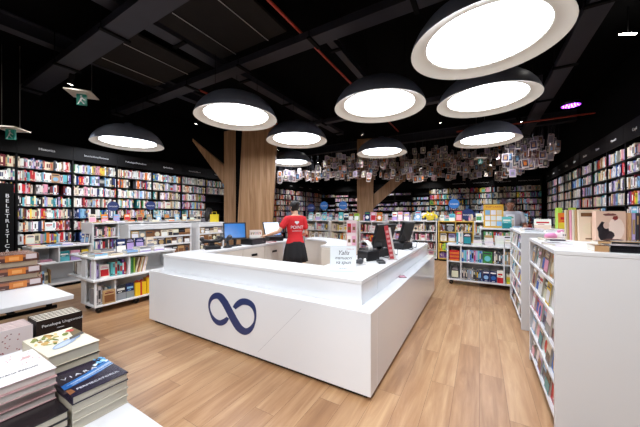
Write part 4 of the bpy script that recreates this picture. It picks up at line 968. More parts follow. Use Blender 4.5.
for ri, z in enumerate((.1, .34, .57, .80, 1.03)):
    y = 3.50; i = 0
    while y-.15 > 2.5:
        w_ = rnd.uniform(.13, .17); nm = pick([P_COOL, P_COOL, P_PALE, P_WALL, {'brown': 2, 'tan': 2, 'cream': 3, 'grey': 2}][ri])
        face_book(w_, rnd.uniform(.17, .195), .035, nm, pick(P_WALL), pick(P_WALL), f'{nm} cover, {ORD[i]} from far end, {["lowest", "second", "middle", "fourth", "top"][ri]} shelf, nearest gondola', gg, (.46+.012*(i % 2), y, z+.0015), -PI/2, .12)
        y -= w_+.01; i += 1
    y = 5.83; i = 0
    while y-.15 > 4.45 and i < 9:
        w_ = rnd.uniform(.13, .17); nm = pick(P_WALL)
        face_book(w_, rnd.uniform(.16, .19), .03, nm, pick(P_WALL), pick(P_WALL), f'{nm} cover, {ORD[i]} from far end, {["lowest", "second", "middle", "fourth", "top"][ri]} shelf, second gondola', gg, (.48, y, z+.0015), -PI/2, .12)
        y -= w_+.01; i += 1
# things on the nearest gondola
T = 1.2655; gg = 'books on the nearest right gondola'
r = thing('book', 'large art book with a pale face and dark figure standing on the right gondola', 'book', (.885, 3.3, T), .3)
m = MB(); m.box(0, .215, 0, .045, 0, .275, lin('#e8c4ae')); m.build('cover', M['vcover'], r)
bl = MB(); y = -.001
def blob(cx, cz, rx, rz_, col, n=14, dy=0, jit=.0):
    bl.quad([(cx+rx*math.cos(2*PI*i/n)*(1+rnd.uniform(-jit, jit)), y-dy, cz+rz_*math.sin(2*PI*i/n)*(1+rnd.uniform(-jit, jit))) for i in range(n)], lin(col))
blob(.145, .12, .06, .1, '#f3d9ca', dy=.0002); blob(.05, .095, .042, .085, '#2b2428', dy=.0004, jit=.25); blob(.085, .06, .05, .05, '#3a2f33', dy=.0004, jit=.3); blob(.075, .15, .022, .03, '#d9b7a6', dy=.0006); blob(.14, .215, .02, .022, '#8c3a35', dy=.0004, jit=.3); blob(.1, .245, .045, .012, '#7a4a44', dy=.0004, jit=.3); blob(.12, .02, .08, .012, '#6e4a42', dy=.0006, jit=.3)
bl.build('cover_picture', M['vcol'], r)
x = 0
for i, nm in enumerate(['cream', 'tan', 'cream', 'pink', 'tan', 'cream']): face_book(.16, .29, .02, nm, 'cream', 'brown', f'tall {nm} art book leaning behind the pale face book, {ORD[i]} from front', gg, (.79-.012*i, 3.36+.03*i, T), .3, .03)
for i, nm in enumerate(['tan', 'lilac', 'charcoal', 'maroon', 'black', 'charcoal']): add_book((.02, .17, .26, shade(nm), shade('tan')), f'{nm} tall book right of the pale face book, {ORD[i]} from left', gg, (1.1+.0235*i, 3.35, T), .05)
for k in range(2): flat_book(.25, .16, .022, 'black', 'grey', f'black photo book in the nearer flat pile on the right gondola, {["lower", "upper"][k]} one', gg, (.74, 2.5, T+.0228*k), .03, k=.5)
for k in range(2): flat_book(.27, .17, .02, 'black', 'tan', f'black photo book in the farther flat pile on the right gondola, {["lower", "upper"][k]} one', gg, (.86, 2.88, T+.0208*k), .03, k=.5)
for i, (x, yy) in enumerate(((.665, 2.5), (.785, 2.88))): flat_book(.07, .15, .04, 'tan', 'brown', f'tan book end beside the {["nearer", "farther"][i]} black pile on the right gondola', gg, (x, yy, T), .03)
for i, (x, yy, nm) in enumerate(((.5, 2.95, 'white'), (.52, 3.2, 'cream'), (.5, 2.7, 'white'))): flat_book(.16 if i < 2 else .12, .2, .02, nm, 'white', f'{nm} booklet lying flat near the left edge of right gondola, {ORD[i]}', gg, (x, yy, T), .15*i, nm3='charcoal')
flat_book(.12, .06, .012, 'charcoal', 'grey', 'dark thin notebook lying on the right gondola near its left edge', gg, (.52, 3.0, T+.0205), .4)
r = thing('plush_toy', 'small pink and white plush toy lying on the right gondola', 'toy', (.6, 3.42, T), .3)
MB().ball((0, 0, .034), (.055, .04, .034), lin('#e08fbb')).build('body', M['vmat'], r); MB().ball((.07, -.01, .045), (.04, .04, .04), lin('#f0e4e6')).build('head', M['vmat'], r)
m = MB(); m.ball((.055, -.02, .083), .016, lin('#e58fc0')); m.ball((.09, .0, .083), .016, lin('#e58fc0')); m.build('ear', M['vmat'], r)
m = MB(); m.ball((.095, -.042, .05), .006, lin('#151515')); m.ball((.075, -.048, .05), .006, lin('#151515')); m.build('eye', M['vmat'], r)
T2 = 1.2705
for i, (x, yy, nm, n2, a) in enumerate(((.52, 4.5, 'white', 'charcoal', .1), (.75, 4.6, 'white', 'grey', -.2), (1.0, 4.5, 'cream', 'white', .1), (.6, 4.85, 'white', 'lilac', .3), (.9, 4.95, 'white', 'purple', 0))): flat_book(.2, .26, .03, nm, n2, f'{nm} catalogue lying on the second right gondola, {ORD[i]} one', 'papers on the second right gondola', (x, yy, T2), a, nm3='charcoal')
for i, (x, yy, nm, n2) in enumerate(((.72, 5.2, 'white', 'cream'), (1.0, 5.2, 'orange', 'yellow'), (1.18, 5.15, 'white', 'lilac'))): face_book(.2, .17 if i == 0 else .26, .03, nm, n2, 'red', f'{nm} cover propped upright on the second right gondola', 'papers on the second right gondola', (x, yy, T2), 0, .25 if i == 0 else .1)
for i, nm in enumerate(['lime', 'lime']): add_book((.05, .2, .34, shade(nm), None), f'lime green box file standing on the second right gondola, {["left", "right"][i]} one', 'papers on the second right gondola', (1.06+.16*i, 5.55, T2), 0)
# ------------------------------------------------------------------ front tables
def table(label, x0, x1, y0, y1, H, rails=False):
    r = thing('display_table', label, 'table', (x0, y0, 0)); W, D = x1-x0, y1-y0
    bx('table_top', M['white'], (0, W, 0, D, H-.035, H), r, .003)
    for x in (.12, W-1.1):
        for y in (.06, D-.3): bx('leg', M['matte'], (x, x+.035, y, y+.035, 0, H-.036), r)
    bx('lower_shelf', M['white'], (.05, W-.05, .05, D-.05, .28, .31), r)
    if rails:
        for x in (.1, W-.17): (bx('rail', M['matte'], (x, x+.025, .1, D-.06, H-.115, H-.09), r), bx('bracket', M['matte'], (x, x+.025, .12, .15, H-.089, H-.036), r), bx('bracket', M['matte'], (x, x+.025, D-.12, D-.09, H-.089, H-.036), r))
        y = .2
        while y < D-.1: bx('cross_bar', M['matte'], (.126, W-.171, y, y+.025, H-.115, H-.09), r); y += .22
    return r
T1 = table('white display table in the front left corner under piles of books', -1.9, -.72, -.75, .478, .865)
T2 = table('white display table with a bare corner beside heavy brown books', -4.4, -2.83, -.5, .89, .865, True)
def big_book(w, h, t, cov, page, label, loc, rz, group=None, art=None, title=None, tilt=None, mats=None, tm=None):
    """lying book: local x = cover right, y = cover up, spine on x = 0"""
    r = thing('book', label, 'book', loc, rz, group)
    if tilt: r.rotation_euler = tilt
    b = .0022; c = lin(cov); m = MB()
    m.box(0, w, 0, h, 0, b, c); m.box(0, w, 0, h, t-b, t, c); m.box(0, b, 0, h, b, t-b, c)
    def P2(pts, col, n=1): m.quad([(p[0]*w, p[1]*h, t+.0003*n) for p in pts], lin(col) if isinstance(col, str) else col)
    if art: art(P2, m)
    cv = m.build('cover', mats or M['vcover'], r)
    pg = MB(); pl = lin(page); pg.box(b+.0005, w-.003, .003, h-.003, b+.0002, t-b-.0002, pl)
    k = max(2, int(t/.004))
    for i in range(k):
        z = b+(t-2*b)*(i+.5)/k; d = tuple(x*.86 for x in pl)
        pg.quad([(w-.0028, .004, z-.0003), (w-.0028, h-.004, z-.0003), (w-.0028, h-.004, z+.0003), (w-.0028, .004, z+.0003)], d)
        pg.quad([(w-.004, .0028, z+.0003), (.004, .0028, z+.0003), (.004, .0028, z-.0003), (w-.004, .0028, z-.0003)], d)
    pg.build('page_block', M['vcol'], r)
    if title:
        for s_, size, px, py in title: text('title', s_, size, tm or M['lettering'], cv, (px*w, py*h, t+.0013), face=(0, 0, 0), ext=.0003)
    BOOKS.append(r); return r
def el(P2, cx, cy, rx, ry, col, n=16, k=1, a=0, jit=0.):
    pts = []
    for i in range(n):
        q = 1+rnd.uniform(-jit, jit); x = rx*math.cos(2*PI*i/n)*q; y = ry*math.sin(2*PI*i/n)*q
        pts.append((cx+x*math.cos(a)-y*math.sin(a), cy+x*math.sin(a)+y*math.cos(a)))
    P2(pts, col, k)
def art_blue(P2, m):
    P2([(0, 0), (1, 0), (1, 1), (0, 1)], '#241c30', 1)
    P2([(0, .3), (.2, .33), (.45, .37), (.7, .44), (1, .55), (1, .86), (.8, .72), (.6, .64), (.42, .56), (.2, .5), (0, .47)], '#2a66ab', 2)
    r2 = random.Random(11)
    for i in range(9):
        y0 = .34+.018*i; k0 = r2.uniform(.02, .3)
        P2([(k0, y0+.1*k0), (.55, y0+.1), (1, y0+.2+.012*i), (1, y0+.215+.012*i), (.55, y0+.112), (k0, y0+.008+.1*k0)], r2.choice(['#4f8fd0', '#3b7cc4', '#9cc4e6', '#1d4f92', '#c9deef']), 3+.1*i)
    for i in range(12): el(P2, r2.uniform(.72, .98), r2.uniform(.74, .98), r2.uniform(.02, .06), r2.uniform(.02, .05), r2.choice(['#6fb2e0', '#a8d3ee', '#4c93cc', '#d9ecf6', '#3d7a9a']), 8, 5+.1*i, r2.uniform(0, 3), .35)
    P2([(0, .08), (.1, .12), (.08, .25), (0, .27)], '#8a5a3a', 3)
for k in range(4):
    lab = 'blue and dark purple paperback lying on top of its pile at the table edge' if k == 3 else f'cream-paged book under the blue cover, {ORD[2-k]} below it'
    big_book(.15, .2, .0258, '#2a2338' if k == 3 else '#cfc6b4', '#d9d0bd', lab, (-1.05, .327, .866+.0263*k), PI/2, 'pile of blue paperbacks on the front table', art_blue if k == 3 else None,
             [('FERMECATORUL', .0155, .52, .17), ('V I A R A', .024, .4, .66)] if k == 3 else None)
def art_bird(P2, m):
    P2([(0, 0), (1, 0), (1, 1), (0, 1)], '#e9e2cc', 1)
    r2 = random.Random(3)
    for i in range(26):
        el(P2, r2.uniform(.08, .6), r2.uniform(.45, .92), r2.uniform(.03, .1), r2.uniform(.02, .06), r2.choice(['#6f7a45', '#8d9556', '#c9a76a', '#5a6238', '#d9c48d', '#a8854f']), 9, 2+i*.1, r2.uniform(0, 3), .35)
    el(P2, .48, .33, .3, .1, '#9fb0c6', 18, 6, .35); el(P2, .42, .3, .2, .06, '#bfcbdc', 16, 7, .35); el(P2, .78, .44, .1, .055, '#7d8fab', 12, 7.5, .5)
    P2([(.62, .4), (.98, .5), (1, .62), (.66, .5)], '#5e5a55', 8); P2([(.75, .52), (1, .6), (1, .95), (.86, .9)], '#7a6b52', 5)
    el(P2, .86, .82, .09, .07, '#c25a52', 10, 9, 0, .3); el(P2, .7, .72, .08, .05, '#7d8a4e', 9, 9, .5, .3)
for k in range(4):
    lab = 'thick cream book with a grey bird cover on top of its pile' if k == 3 else f'thick cream-paged book under the bird cover, {ORD[2-k]} below it'
    dx = (0, .006, -.004, 0)[k]
    big_book(.148, .25, .0405, '#2b2724' if k == 2 else '#d8cdb4', '#ddd4be', lab, (-1.265+dx, .33, .866+.041*k), PI/2+(.0, .02, -.015, .03)[k], 'pile of bird-cover books on the front table', art_bird if k == 3 else None)
def art_dots(P2, m):
    P2([(0, 0), (1, 0), (1, 1), (0, 1)], '#f1eeee', 1)
    r2 = random.Random(5)
    for i in range(34): el(P2, r2.uniform(.05, .95), min(.97, .5+.5*r2.random()**1.2), .012, .012, r2.choice(['#b8464c', '#c98f93', '#8c5a5e', '#d8a9a5']), 7, 2)
    el(P2, .8, .72, .09, .05, '#d9b7b4', 12, 3, .4, .3)
for k in range(4):
    lab = 'white book with black handwriting and red specks on top of its pile' if k == 3 else f'white book with pink boards under the speckled cover, {ORD[2-k]} below it'
    big_book(.152, .232, .0236, '#c9a3a0', '#e8dcd2', lab, (-1.148+(0, -.004, .003, 0)[k], .167, .9395+.024*k), PI/2+(0, .02, -.02, 0)[k], 'pile of white speckled books on the front table', art_dots if k == 3 else None,
             [('Adevarul fictiunii', .015, .5, .3)] if k == 3 else None, tm=M['plastic'])
for k in range(3):
    big_book(.153, .215, .0236, '#221d1f', '#ddd2bc', f'black-covered book under the white speckled pile, {["lowest", "middle", "upper"][k]} of three', (-1.05, .166, .866+.0242*k), PI/2, 'black books under the white pile')
rk = thing('wire_rack', 'black metal rack holding standing books between the two front tables', 'rack', (-2.75, -.3, 0))
for x in (0, .66):
    for y in (0, .98): bx('upright', M['matte'], (x, x+.025, y, y+.025, 0, .644), rk)
bx('shelf', M['matte'], (.0, .685, .0, 1.01, .645, .659), rk)
for x in (0, .665): bx('rail', M['matte'], (x, x+.02, .0, 1.01, .6591, .67), rk)
def standing(n, w, h, t, cov, page, labs, x0, y0, z0, group, art, title, tm):
    for k in range(n):
        # stands with its cover to +x: local x (right) -> +y, local y (up) -> +z
        r = big_book(w, h, t, cov, page, labs(k), (x0-(t+.001)*(k+1), y0, z0), 0, group, art if k == 0 else None, title if k == 0 else None, tm=tm)
        r.rotation_euler = Matrix(((0, 0, 1), (1, 0, 0), (0, 1, 0))).to_euler()
standing(5, .2, .257, .029, '#1e1a1d', '#efe6d4', lambda k: 'black book with white title standing foremost in the black metal rack' if k == 0 else f'black-covered book standing {ORD[k-1]} behind the white-titled one', -2.09, .498, .6705, 'black books standing in the metal rack', None,
         [('Penelope Ungewood', .0215, .56, .86), ('roman', .012, .5, .76)], M['lettering'])
def art_pink(P2, m):
    P2([(0, 0), (1, 0), (1, 1), (0, 1)], '#e8dddc', 1)
    r2 = random.Random(9)
    for i in range(60): el(P2, r2.uniform(.05, .95), .3+.62*r2.random(), .016, .012, r2.choice(['#a5484f', '#b9777b', '#7d4a4f', '#c99a9a']), 7, 2)
standing(5, .2, .25, .029, '#e0cfcd', '#d9c4bd', lambda k: 'pale pink book with red specks standing beside the black ones' if k == 0 else f'pale pink book standing {ORD[k-1]} behind the speckled one', -2.09, .285, .6705, 'pale pink books standing in the metal rack', art_pink, None, None)
big_book(.15, .21, .03, '#4a474a', '#d8cfbf', 'grey book lying flat near the left edge of the front table', (-1.47, .02, .866), PI/2+.1)
# heavy brown books on the second table
z = .866
for k in range(5):
    spine = k % 2 == 0; t = .066 if spine else .047; x1 = -3.5+(.0, -.03, .02, -.02, .04)[4-k]*.6; y1 = .85+(.02, -.0, .015, -.0, -.0)[k]
    r = thing('book', f'heavy {"brown and orange spined" if spine else "cream-paged"} book in the pile on the second table, {["lowest", "second", "middle", "fourth", "topmost"][k]}', 'book', (x1, y1-.46, z), 0, 'heavy books piled on the second table')
    m = MB(); c = lin('#5a3a33'); D = .46; w = .34
    m.box(-w, 0, 0, D, 0, .003, c); m.box(-w, 0, 0, D, t-.003, t, lin('#8d6a5c'))
    if spine:
        m.box(-.003, 0, 0, D, .003, t-.003, c)
        e = .0008; r2 = random.Random(k)
        def q(a, b, c0, d0, col, n=1): m.quad([(e*n, a*D, c0*t), (e*n, b*D, c0*t), (e*n, b*D, d0*t), (e*n, a*D, d0*t)], lin(col))
        q(.05, .97, .55, .9, '#a86a4c'); q(.1, .4, .2, .75, '#7a4a40', 2); q(.55, .78, .08, .92, '#d07a36', 2); q(.6, .73, .25, .7, '#e6a05c', 3); q(.82, .97, .3, .95, '#cdbfc0', 2); q(.12, .5, .1, .2, '#c9a79a', 3)
    m.build('cover', M['vcover'], r)
    MB().box(-w+.004, -.004 if spine else -.006, .004, D-.004, .0032, t-.0032, lin('#d9c7ac')).build('page_block', M['vcol'], r)
    z += t+.0006
# rest of the books: rows on the shelves farther away
def keep_largest(limit):
    dg = bpy.context.evaluated_depsgraph_get(); dg.update(); eye = Vector((0, 0, EYE)); rest = []
    fixed = sum(1 for o in COL.objects if o.get('category') == 'book' and o.type == 'EMPTY')
    for o in COL.objects:
        if o.get('category') != 'book' or o.type != 'MESH': continue
        mw = o.matrix_world; bb = [mw @ Vector(c) for c in o.bound_box]; us, vs_ = [], []
        lo, hi = Vector(o.bound_box[0]), Vector(o.bound_box[6])
        for p in bb:
            z = max(.05, p.x*FW[0]+p.y*FW[1]); us.append(320+FPX*(p.x*RT[0]+p.y*RT[1])/z); vs_.append(213.5-FPX*(p.z-EYE)/z)
        wpx = min(640, max(us))-max(0, min(us)); hpx = min(427, max(vs_))-max(0, min(vs_))
        vis = 0
        if wpx > 0 and hpx > 0:
            for a in (.15, .5, .85):
                for b in (.15, .5, .85):
                    for tgt in (Vector((lo.x+(hi.x-lo.x)*a, lo.y, lo.z+(hi.z-lo.z)*b)), Vector((lo.x+(hi.x-lo.x)*a, lo.y+(hi.y-lo.y)*b, hi.z))):
                        d = (mw @ tgt)-eye; u = 320+FPX*(d.x*RT[0]+d.y*RT[1])/max(.05, d.x*FW[0]+d.y*FW[1])
                        if not 0 < u < 640: continue
                        hit = SC.ray_cast(dg, eye, d.normalized(), distance=d.length+.02)
                        if hit[0] and hit[4] and hit[4].name == o.name: vis += 1
        rest.append((wpx*hpx*vis/18 if vis else 0, o))
    rest.sort(key=lambda q: -q[0]); STUFF.T = Matrix.Identity(4)
    print('BOOKS kept', limit-fixed, 'of', len(rest), 'smallest score', rest[limit-fixed-1][0])
    for sc, o in rest[limit-fixed:]:
        n = len(STUFF.v); me = o.data; col = me.color_attributes['Col'].data
        for q in me.vertices: STUFF.v.append(tuple(o.matrix_world @ q.co))
        for p in me.polygons:
            STUFF.f.append(tuple(n+i for i in p.vertices)); c = col[p.loop_start].color; STUFF.c.append((c[0], c[1], c[2])); STUFF.m.append(0); STUFF.sm.append(False)
        bpy.data.objects.remove(o); bpy.data.meshes.remove(me)
keep_largest(300)
tag(STUFF.build('book', M['vcol']), 'countless books in rows on the far wall bookcases and shelf units', 'books', None, 'stuff')
tag(STAT.build('stationery_box', M['vcol']), 'small boxes, notebooks and stationery in rows on the back wall shelves', 'stationery', None, 'stuff')

# ------------------------------------------------------------------ people
def remeshed(mb, name, m, parent, vox=.008, smooth=6):
    me = mb.mesh('tmp', m); o = bpy.data.objects.new('tmp', me); COL.objects.link(o)
    r = o.modifiers.new('r', 'REMESH'); r.mode = 'VOXEL'; r.voxel_size = vox; r.use_smooth_shade = True
    s_ = o.modifiers.new('s', 'SMOOTH'); s_.iterations = smooth; s_.factor = .5
    out = bpy.data.meshes.new_from_object(o.evaluated_get(bpy.context.evaluated_depsgraph_get()))
    bpy.data.objects.remove(o); out.materials.clear(); out.materials.append(m)
    return link(out, name, parent)
def ell(cx, cy, z, rx, ry, n=24): return [(cx+rx*math.cos(2*PI*i/n), cy+ry*math.sin(2*PI*i/n), z) for i in range(n)]
def rot_about(p, piv, yaw, pitch=0):
    q = Vector(p)-Vector(piv); q = Matrix.Rotation(pitch, 3, 'X') @ q; q = Matrix.Rotation(yaw, 3, 'Z') @ q; return tuple(q+Vector(piv))
def hand(m, wrist, d, palm_n, size=1., side=1, curl=.3):
    """palm and five fingers from the wrist along d; palm_n = out of the palm"""
    d = Vector(d).normalized(); n = Vector(palm_n); n = (n-d*n.dot(d)).normalized(); s_ = d.cross(n).normalized()*side
    w = Vector(wrist); L = .088*size
    rs = []
    for q, hw, ht in ((0, .024, .02), (.25, .032, .019), (.6, .04, .016), (1., .039, .012)):
        c = w+d*(L*q); rs.append([tuple(c+s_*(hw*size*math.cos(2*PI*i/12))+n*(ht*size*math.sin(2*PI*i/12))) for i in range(12)])
    m.rings(rs)
    for k, (off, ln) in enumerate(((-.03, .06), (-.0105, .078), (.0105, .083), (.03, .073))):
        p0 = w+d*(L*.92)+s_*(off*size); pts = [p0]; dd = d.copy(); rr = [.0095*size]
        for j, f in enumerate((.45, .32, .23)):
            ax = s_*1; dd = (dd+n*math.tan(curl*(.6+.3*j))).normalized(); pts.append(pts[-1]+dd*(ln*f*size)); rr.append((.0088-.0009*j)*size)
        m.tube(pts, rr, 8)
    p0 = w+d*(L*.3)+s_*(.026*size); t1 = p0+(d*.7+s_*.62+n*.25).normalized()*.04*size; t2 = t1+(d*.9+s_*.2+n*.35).normalized()*.03*size; t3 = t2+(d+n*.3).normalized()*.022*size
    m.tube([p0, t1, t2, t3], [.013*size, .0115*size, .0105*size, .009*size], 8)
def person(label, loc, rz, H, skin, arms, stance, female, head_yaw, head_pitch, hair='short', lean=0.):
    """faces local -y; +x is the figure's left. arms: {'l': (elbow, wrist, hand_dir, palm_n), 'r': ...}"""
    k = H/1.72; r = thing('person', label, 'person', loc, rz)
    sw = .172 if female else .2; m = MB()
    hipw = .165 if female else .16; wst = .125 if female else .15; ch = .15 if female else .175
    torso = [(.80, .0, .12, .1), (.86, .0, hipw, .108), (.94, .005, hipw, .11), (1.04, 0, wst+.006, .092), (1.10, -.004, wst, .088), (1.2, -.01, ch-.008, .1), (1.29, -.008, ch+.004, .106), (1.37, .004, ch+.012, .094), (1.42, .012, sw-.03, .075), (1.455, .015, .1, .06), (1.475, .015, .06, .05)]
    m.rings([ell(0, y*k, z*k, rx*k, ry*k) for z, y, rx, ry in torso])
    m.tube([(0, .02*k, 1.43*k), (0, .012*k, 1.49*k), (0, -.0*k, 1.56*k)], [.056*k, .05*k, .049*k], 14)
    # head
    hc = Vector((0, -.012*k, 1.615*k)); piv = Vector((0, .005*k, 1.53*k)); hm = MB()
    def hp(p): return rot_about((hc[0]+p[0]*k, hc[1]+p[1]*k, hc[2]+p[2]*k), piv, head_yaw, head_pitch)
    prof = [(-.112, -.03, .02, .03), (-.105, -.03, .036, .046), (-.085, -.024, .05, .066), (-.05, -.012, .062, .083), (-.01, -.002, .07, .094), (.03, .003, .0735, .097), (.065, .005, .069, .091), (.09, .006, .054, .072), (.105, .006, .03, .042), (.11, .006, .01, .015)]
    m.rings([[hp((rx*math.cos(2*PI*i/24), y+ry*math.sin(2*PI*i/24), z)) for i in range(24)] for z, y, rx, ry in prof])
    m.tube([hp((0, -.088, .018)), hp((0, -.104, -.008)), hp((0, -.112, -.03)), hp((0, -.092, -.037))], [.009*k, .012*k, .0145*k, .01*k], 10)     # nose
    for s_ in (-1, 1):
        m.tube([hp((s_*.072, .004, .018)), hp((s_*.081, .014, .005)), hp((s_*.077, .008, -.022)), hp((s_*.07, .0, -.034))], [.009*k, .013*k, .012*k, .008*k], 8)   # ears
        m.tube([hp((s_*.012, -.09, .03)), hp((s_*.033, -.09, .034)), hp((s_*.056, -.072, .026))], .0085*k, 8)   # brow
    m.tube([hp((-.022, -.088, -.06)), hp((0, -.096, -.057)), hp((.022, -.088, -.06))], [.006*k, .0085*k, .006*k], 8); m.tube([hp((-.018, -.087, -.07)), hp((0, -.094, -.071)), hp((.018, -.087, -.07))], [.006*k, .0085*k, .006*k], 8)
    # arms
    for sd, s_ in (('l', 1), ('r', -1)):
        e, w_, hd, pn = arms[sd]; sh = Vector((s_*(sw-.012), .012, 1.395))*k; e = Vector(e)*k; w_ = Vector(w_)*k
        a1 = sh.lerp(e, .5); a2 = e.lerp(w_, .35)
        f = .9 if female else 1.08
        m.tube([sh+Vector((-s_*.05, 0, .01))*k, sh, a1, e, a2, w_], [.05*k*f, .052*k*f, .044*k*f, .038*k*f, .04*k*f, .026*k*f], 14)
        hand(m, w_, hd, pn, .95*k if female else 1.05*k, s_)
    # legs
    for s_ in (-1, 1):
        ax = stance*s_
        m.tube([(s_*.085*k, 0, .86*k), (s_*.09*k, -.005*k, .7*k), (ax*.9*k, -.012*k, .48*k), (ax*k, .012*k, .33*k), (ax*k, .02*k, .1*k)], [.088*k, .082*k, .057*k, .055*k, .036*k], 16)
        m.tube([(ax*k, .035*k, .038*k), (ax*1.05*k, -.05*k, .036*k), (ax*1.12*k, -.14*k, .026*k)], [.036*k, .037*k, .026*k], 12)
    body = remeshed(m, 'body', skin, r, .0075)
    # eyes
    e = MB()
    for s_ in (-1, 1): e.ball(hp((s_*.031, -.0795, .012)), .0125*k)
    e.build('eye', M['eye'], r); e = MB()
    for s_ in (-1, 1): e.ball(hp((s_*.031, -.0895, .012)), .0055*k, seg=8)
    e.build('iris', M['hair'], r)
    q = MB().tube([hp((-.02, -.0965, -.0645)), hp((0, -.104, -.0645)), hp((.02, -.0965, -.0645))], .0035*k, 6); q.build('mouth', mat('lip', '#8c4a42', .5), r)
    # hair shell
    h = MB()
    for z, y, rx, ry in prof[3:]:
        pass
    def shell(o, zlo, face):
        rs = []; n = 40
        for z, y, rx, ry in [(-.085, -.0, .055, .066), (-.05, .0, .066, .086)]+[p for p in prof[4:]]+[(.112, .006, .004, .004)]:
            ring = []
            for i in range(n):
                a = 2*PI*i/n; ca, sa = math.cos(a), math.sin(a)
                # sa < 0 is the face
                zz = z
                lim = zlo if sa > .05 else (.0 if sa > -.35 else face)
                zz = max(z, lim)
                t = 1+o*(1 if zz >= lim-.001 else 1)
                # radius at height zz
                for p, q_ in zip(prof, prof[1:]):
                    if p[0] <= zz <= q_[0]:
                        u = (zz-p[0])/(q_[0]-p[0]); Y = p[1]*(1-u)+q_[1]*u; RX = p[2]*(1-u)+q_[2]*u; RY = p[3]*(1-u)+q_[3]*u; break
                else: Y, RX, RY = .006, .004, .004
                ring.append(hp(((RX+o)*ca, Y+(RY+o)*sa, zz+(o*.9 if zz > .09 else 0))))
            rs.append(ring)
        return rs
    if hair == 'short': h.rings(shell(.006, -.05, .062))
    elif hair == 'tied':
        h.rings(shell(.013, -.075, .05)); h.ball(hp((0, .115, .05)), (.042*k, .042*k, .045*k))
    else:
        h.rings(shell(.016, -.085, .05)); h.tube([hp((0, .07, .0)), hp((0, .09, -.08)), hp((0, .09, -.18)), hp((.01, .08, -.26))], [.08*k, .085*k, .075*k, .04*k], 16)
    h.build('hair', M['hair'], r)
    return r, k, sw, torso
def shirt(r, k, sw, torso, m, arms, hem=.93, sl=.55, ease=.014, name='shirt', neck=True):
    b = MB(); rows = [(z, y, rx+ease, ry+ease) for z, y, rx, ry in torso if z >= hem+.005][:-1]
    z0 = [t for t in torso if t[0] <= hem+.01][-1]; rows = [(hem, z0[1], z0[2]+ease+.006, z0[3]+ease+.006)]+[q for q in rows if q[0] > hem+.02]
    b.rings([ell(0, y*k, z*k, rx*k, ry*k) for z, y, rx, ry in rows])
    for sd, s_ in (('l', 1), ('r', -1)):
        sh = Vector((s_*(sw-.012), .012, 1.395))*k; e = Vector(arms[sd][0])*k; w_ = Vector(arms[sd][1])*k
        pts = [sh+Vector((-s_*.06, 0, .005))*k, sh, sh.lerp(e, min(sl, 1)*.6), sh.lerp(e, min(sl, 1))]; rr = [.062*k, .064*k, .062*k, .06*k]
        if sl > 1: pts += [e.lerp(w_, sl-1)]; rr = [.064*k, .066*k, .058*k, .05*k, .042*k]
        b.tube(pts, rr, 16)
    return remeshed(b, name, m, r, .009, 4)
# woman in red at the counter's left wing
WA = {'l': ((.32, .02, 1.16), (.5, -.11, 1.09), (.8, -.58, -.1), (0, 0, -1)), 'r': ((-.225, -.0, 1.11), (-.16, -.2, 1.05), (.25, -.95, -.05), (0, 0, -1))}
wr = math.radians(232)
wo = person('woman in a red T-shirt and black skirt standing with her back turned', (-3.08, 4.3, 0), wr, 1.75, M['skin'], WA, .075, True, .3, .12, 'tied')
r, k, sw, torso = wo; sh_ = shirt(r, k, sw, torso, M['red'], WA, .9, .6)
by = .118*k
text('lettering', 'POINT', .085, M['lettering'], sh_, (0, by+.004, 1.235*k), face=(PI/2, 0, PI), ext=.0012)
m = MB(); hp_ = []
for i in range(28):
    t = 2*PI*i/28; hp_.append((-16*math.sin(t)**3*.0026, by+.006, 1.325*k+(13*math.cos(t)-5*math.cos(2*t)-2*math.cos(3*t)-math.cos(4*t))*.0024))
m.quad(hp_[::-1]); m.quad([(p[0], p[1]-.004, p[2]) for p in hp_]); m.build('heart_print', M['lettering'], sh_)
m = MB(); m.box(-.1, .1, by+.002, by+.0035, 1.165*k, 1.172*k); m.build('printed_line', M['lettering'], sh_)
sk = MB(); rs = []
for z, rx, ry, wv in ((.97, .152, .116, 0), (.93, .176, .128, .0), (.82, .2, .16, .03), (.7, .215, .18, .06), (.585, .228, .195, .085)):
    rs.append([((rx*(1+wv*math.cos(11*a)))*math.cos(a)*k, .003+(ry*(1+wv*math.cos(11*a)))*math.sin(a)*k, z*k) for a in [2*PI*i/66 for i in range(66)]])
sk.rings(rs, cap=False); o = sk.build('skirt', M['black_cloth'], r); sm = o.modifiers.new('thickness', 'SOLIDIFY'); sm.thickness = .004
lgm = MB()
for s_ in (-1, 1):
    ax = .075*s_; lgm.tube([(s_*.085*k, 0, .85*k), (s_*.09*k, -.005*k, .7*k), (ax*.9*k, -.012*k, .48*k), (ax*k, .012*k, .33*k), (ax*k, .02*k, .09*k)], [.093*k, .087*k, .062*k, .06*k, .042*k], 16)
lgm.build('leggings', M['black_cloth'], r)
sm_ = MB()
for s_ in (-1, 1): sm_.tube([(.075*s_*k, .035*k, .042*k), (.079*s_*k, -.05*k, .04*k), (.084*s_*k, -.15*k, .032*k)], [.043*k, .044*k, .034*k], 12)
sm_.build('shoe', M['plastic'], r)
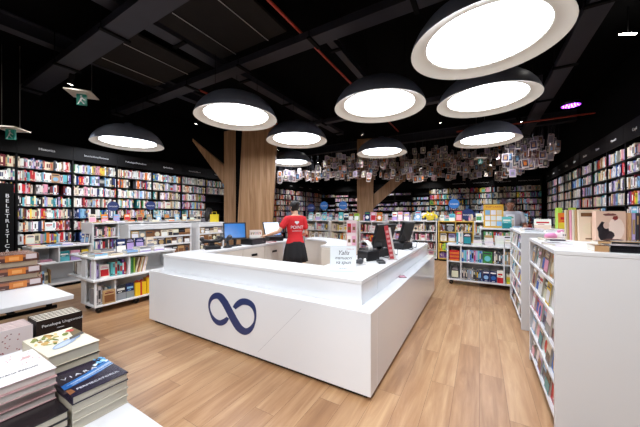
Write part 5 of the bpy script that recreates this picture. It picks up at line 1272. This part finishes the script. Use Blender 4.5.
# man in grey behind the taller white unit
MA = {'l': ((.27, -.02, 1.14), (.22, -.24, 1.12), (-.45, -.85, .05), (0, 0, -1)), 'r': ((-.27, -.0, 1.12), (-.2, -.22, 1.08), (.45, -.85, .05), (0, 0, -1))}
mo = person('man in a light grey T-shirt looking down behind the taller white unit', (.62, 7.78, 0), .15, 1.86, M['skin_dark'], MA, .1, False, -.15, .28, 'short')
r, k, sw, torso = mo; shirt(r, k, sw, torso, M['grey_cloth'], MA, .9, .62, .02)
tm_ = MB()
for s_ in (-1, 1): tm_.tube([(s_*.085*k, 0, .88*k), (s_*.09*k, -.005*k, .7*k), (.1*s_*k, -.01*k, .46*k), (.1*s_*k, .012*k, .33*k), (.1*s_*k, .02*k, .07*k)], [.1*k, .095*k, .072*k, .068*k, .058*k], 16)
remeshed(tm_, 'trousers', M['black_cloth'], r, .012)
# customer with dark hair beyond the racks
CA = {'l': ((.25, -.03, 1.12), (.17, -.22, 1.2), (-.4, -.8, .3), (0, 0, -1)), 'r': ((-.25, -.03, 1.12), (-.17, -.22, 1.2), (.4, -.8, .3), (0, 0, -1))}
co = person('customer with long dark hair and grey top beyond the white racks', (-6.42, 4.9, 0), math.radians(200), 1.66, M['skin'], CA, .08, True, .2, .2, 'long')
r, k, sw, torso = co; shirt(r, k, sw, torso, M['dark_grey_cloth'], CA, .9, 1.75, .018, 'jumper')
tm_ = MB()
for s_ in (-1, 1): tm_.tube([(s_*.085*k, 0, .88*k), (s_*.09*k, -.005*k, .7*k), (.08*s_*k, -.01*k, .46*k), (.08*s_*k, .012*k, .33*k), (.08*s_*k, .02*k, .07*k)], [.1*k, .095*k, .07*k, .065*k, .055*k], 16)
remeshed(tm_, 'trousers', M['black_cloth'], r, .012)
y = MB(); bagc = lin('#e8cf2e')
y.box(-.1, .1, -.04, .04, 0, .2, bagc); y.tube([(-.06, 0, .2), (-.05, 0, .26), (.05, 0, .26), (.06, 0, .2)], .006, 6, bagc)
rb = thing('paper_bag', 'yellow bag standing on the right white lipped rack by the customer', 'bag', (-5.98, 4.74, 1.301), .5); y.build('bag_body', M['vcol'], rb)

w = SC.world or bpy.data.worlds.new('world'); SC.world = w; w.use_nodes = True
w.node_tree.nodes['Background'].inputs[0].default_value = (.05, .05, .055, 1); w.node_tree.nodes['Background'].inputs[1].default_value = 1
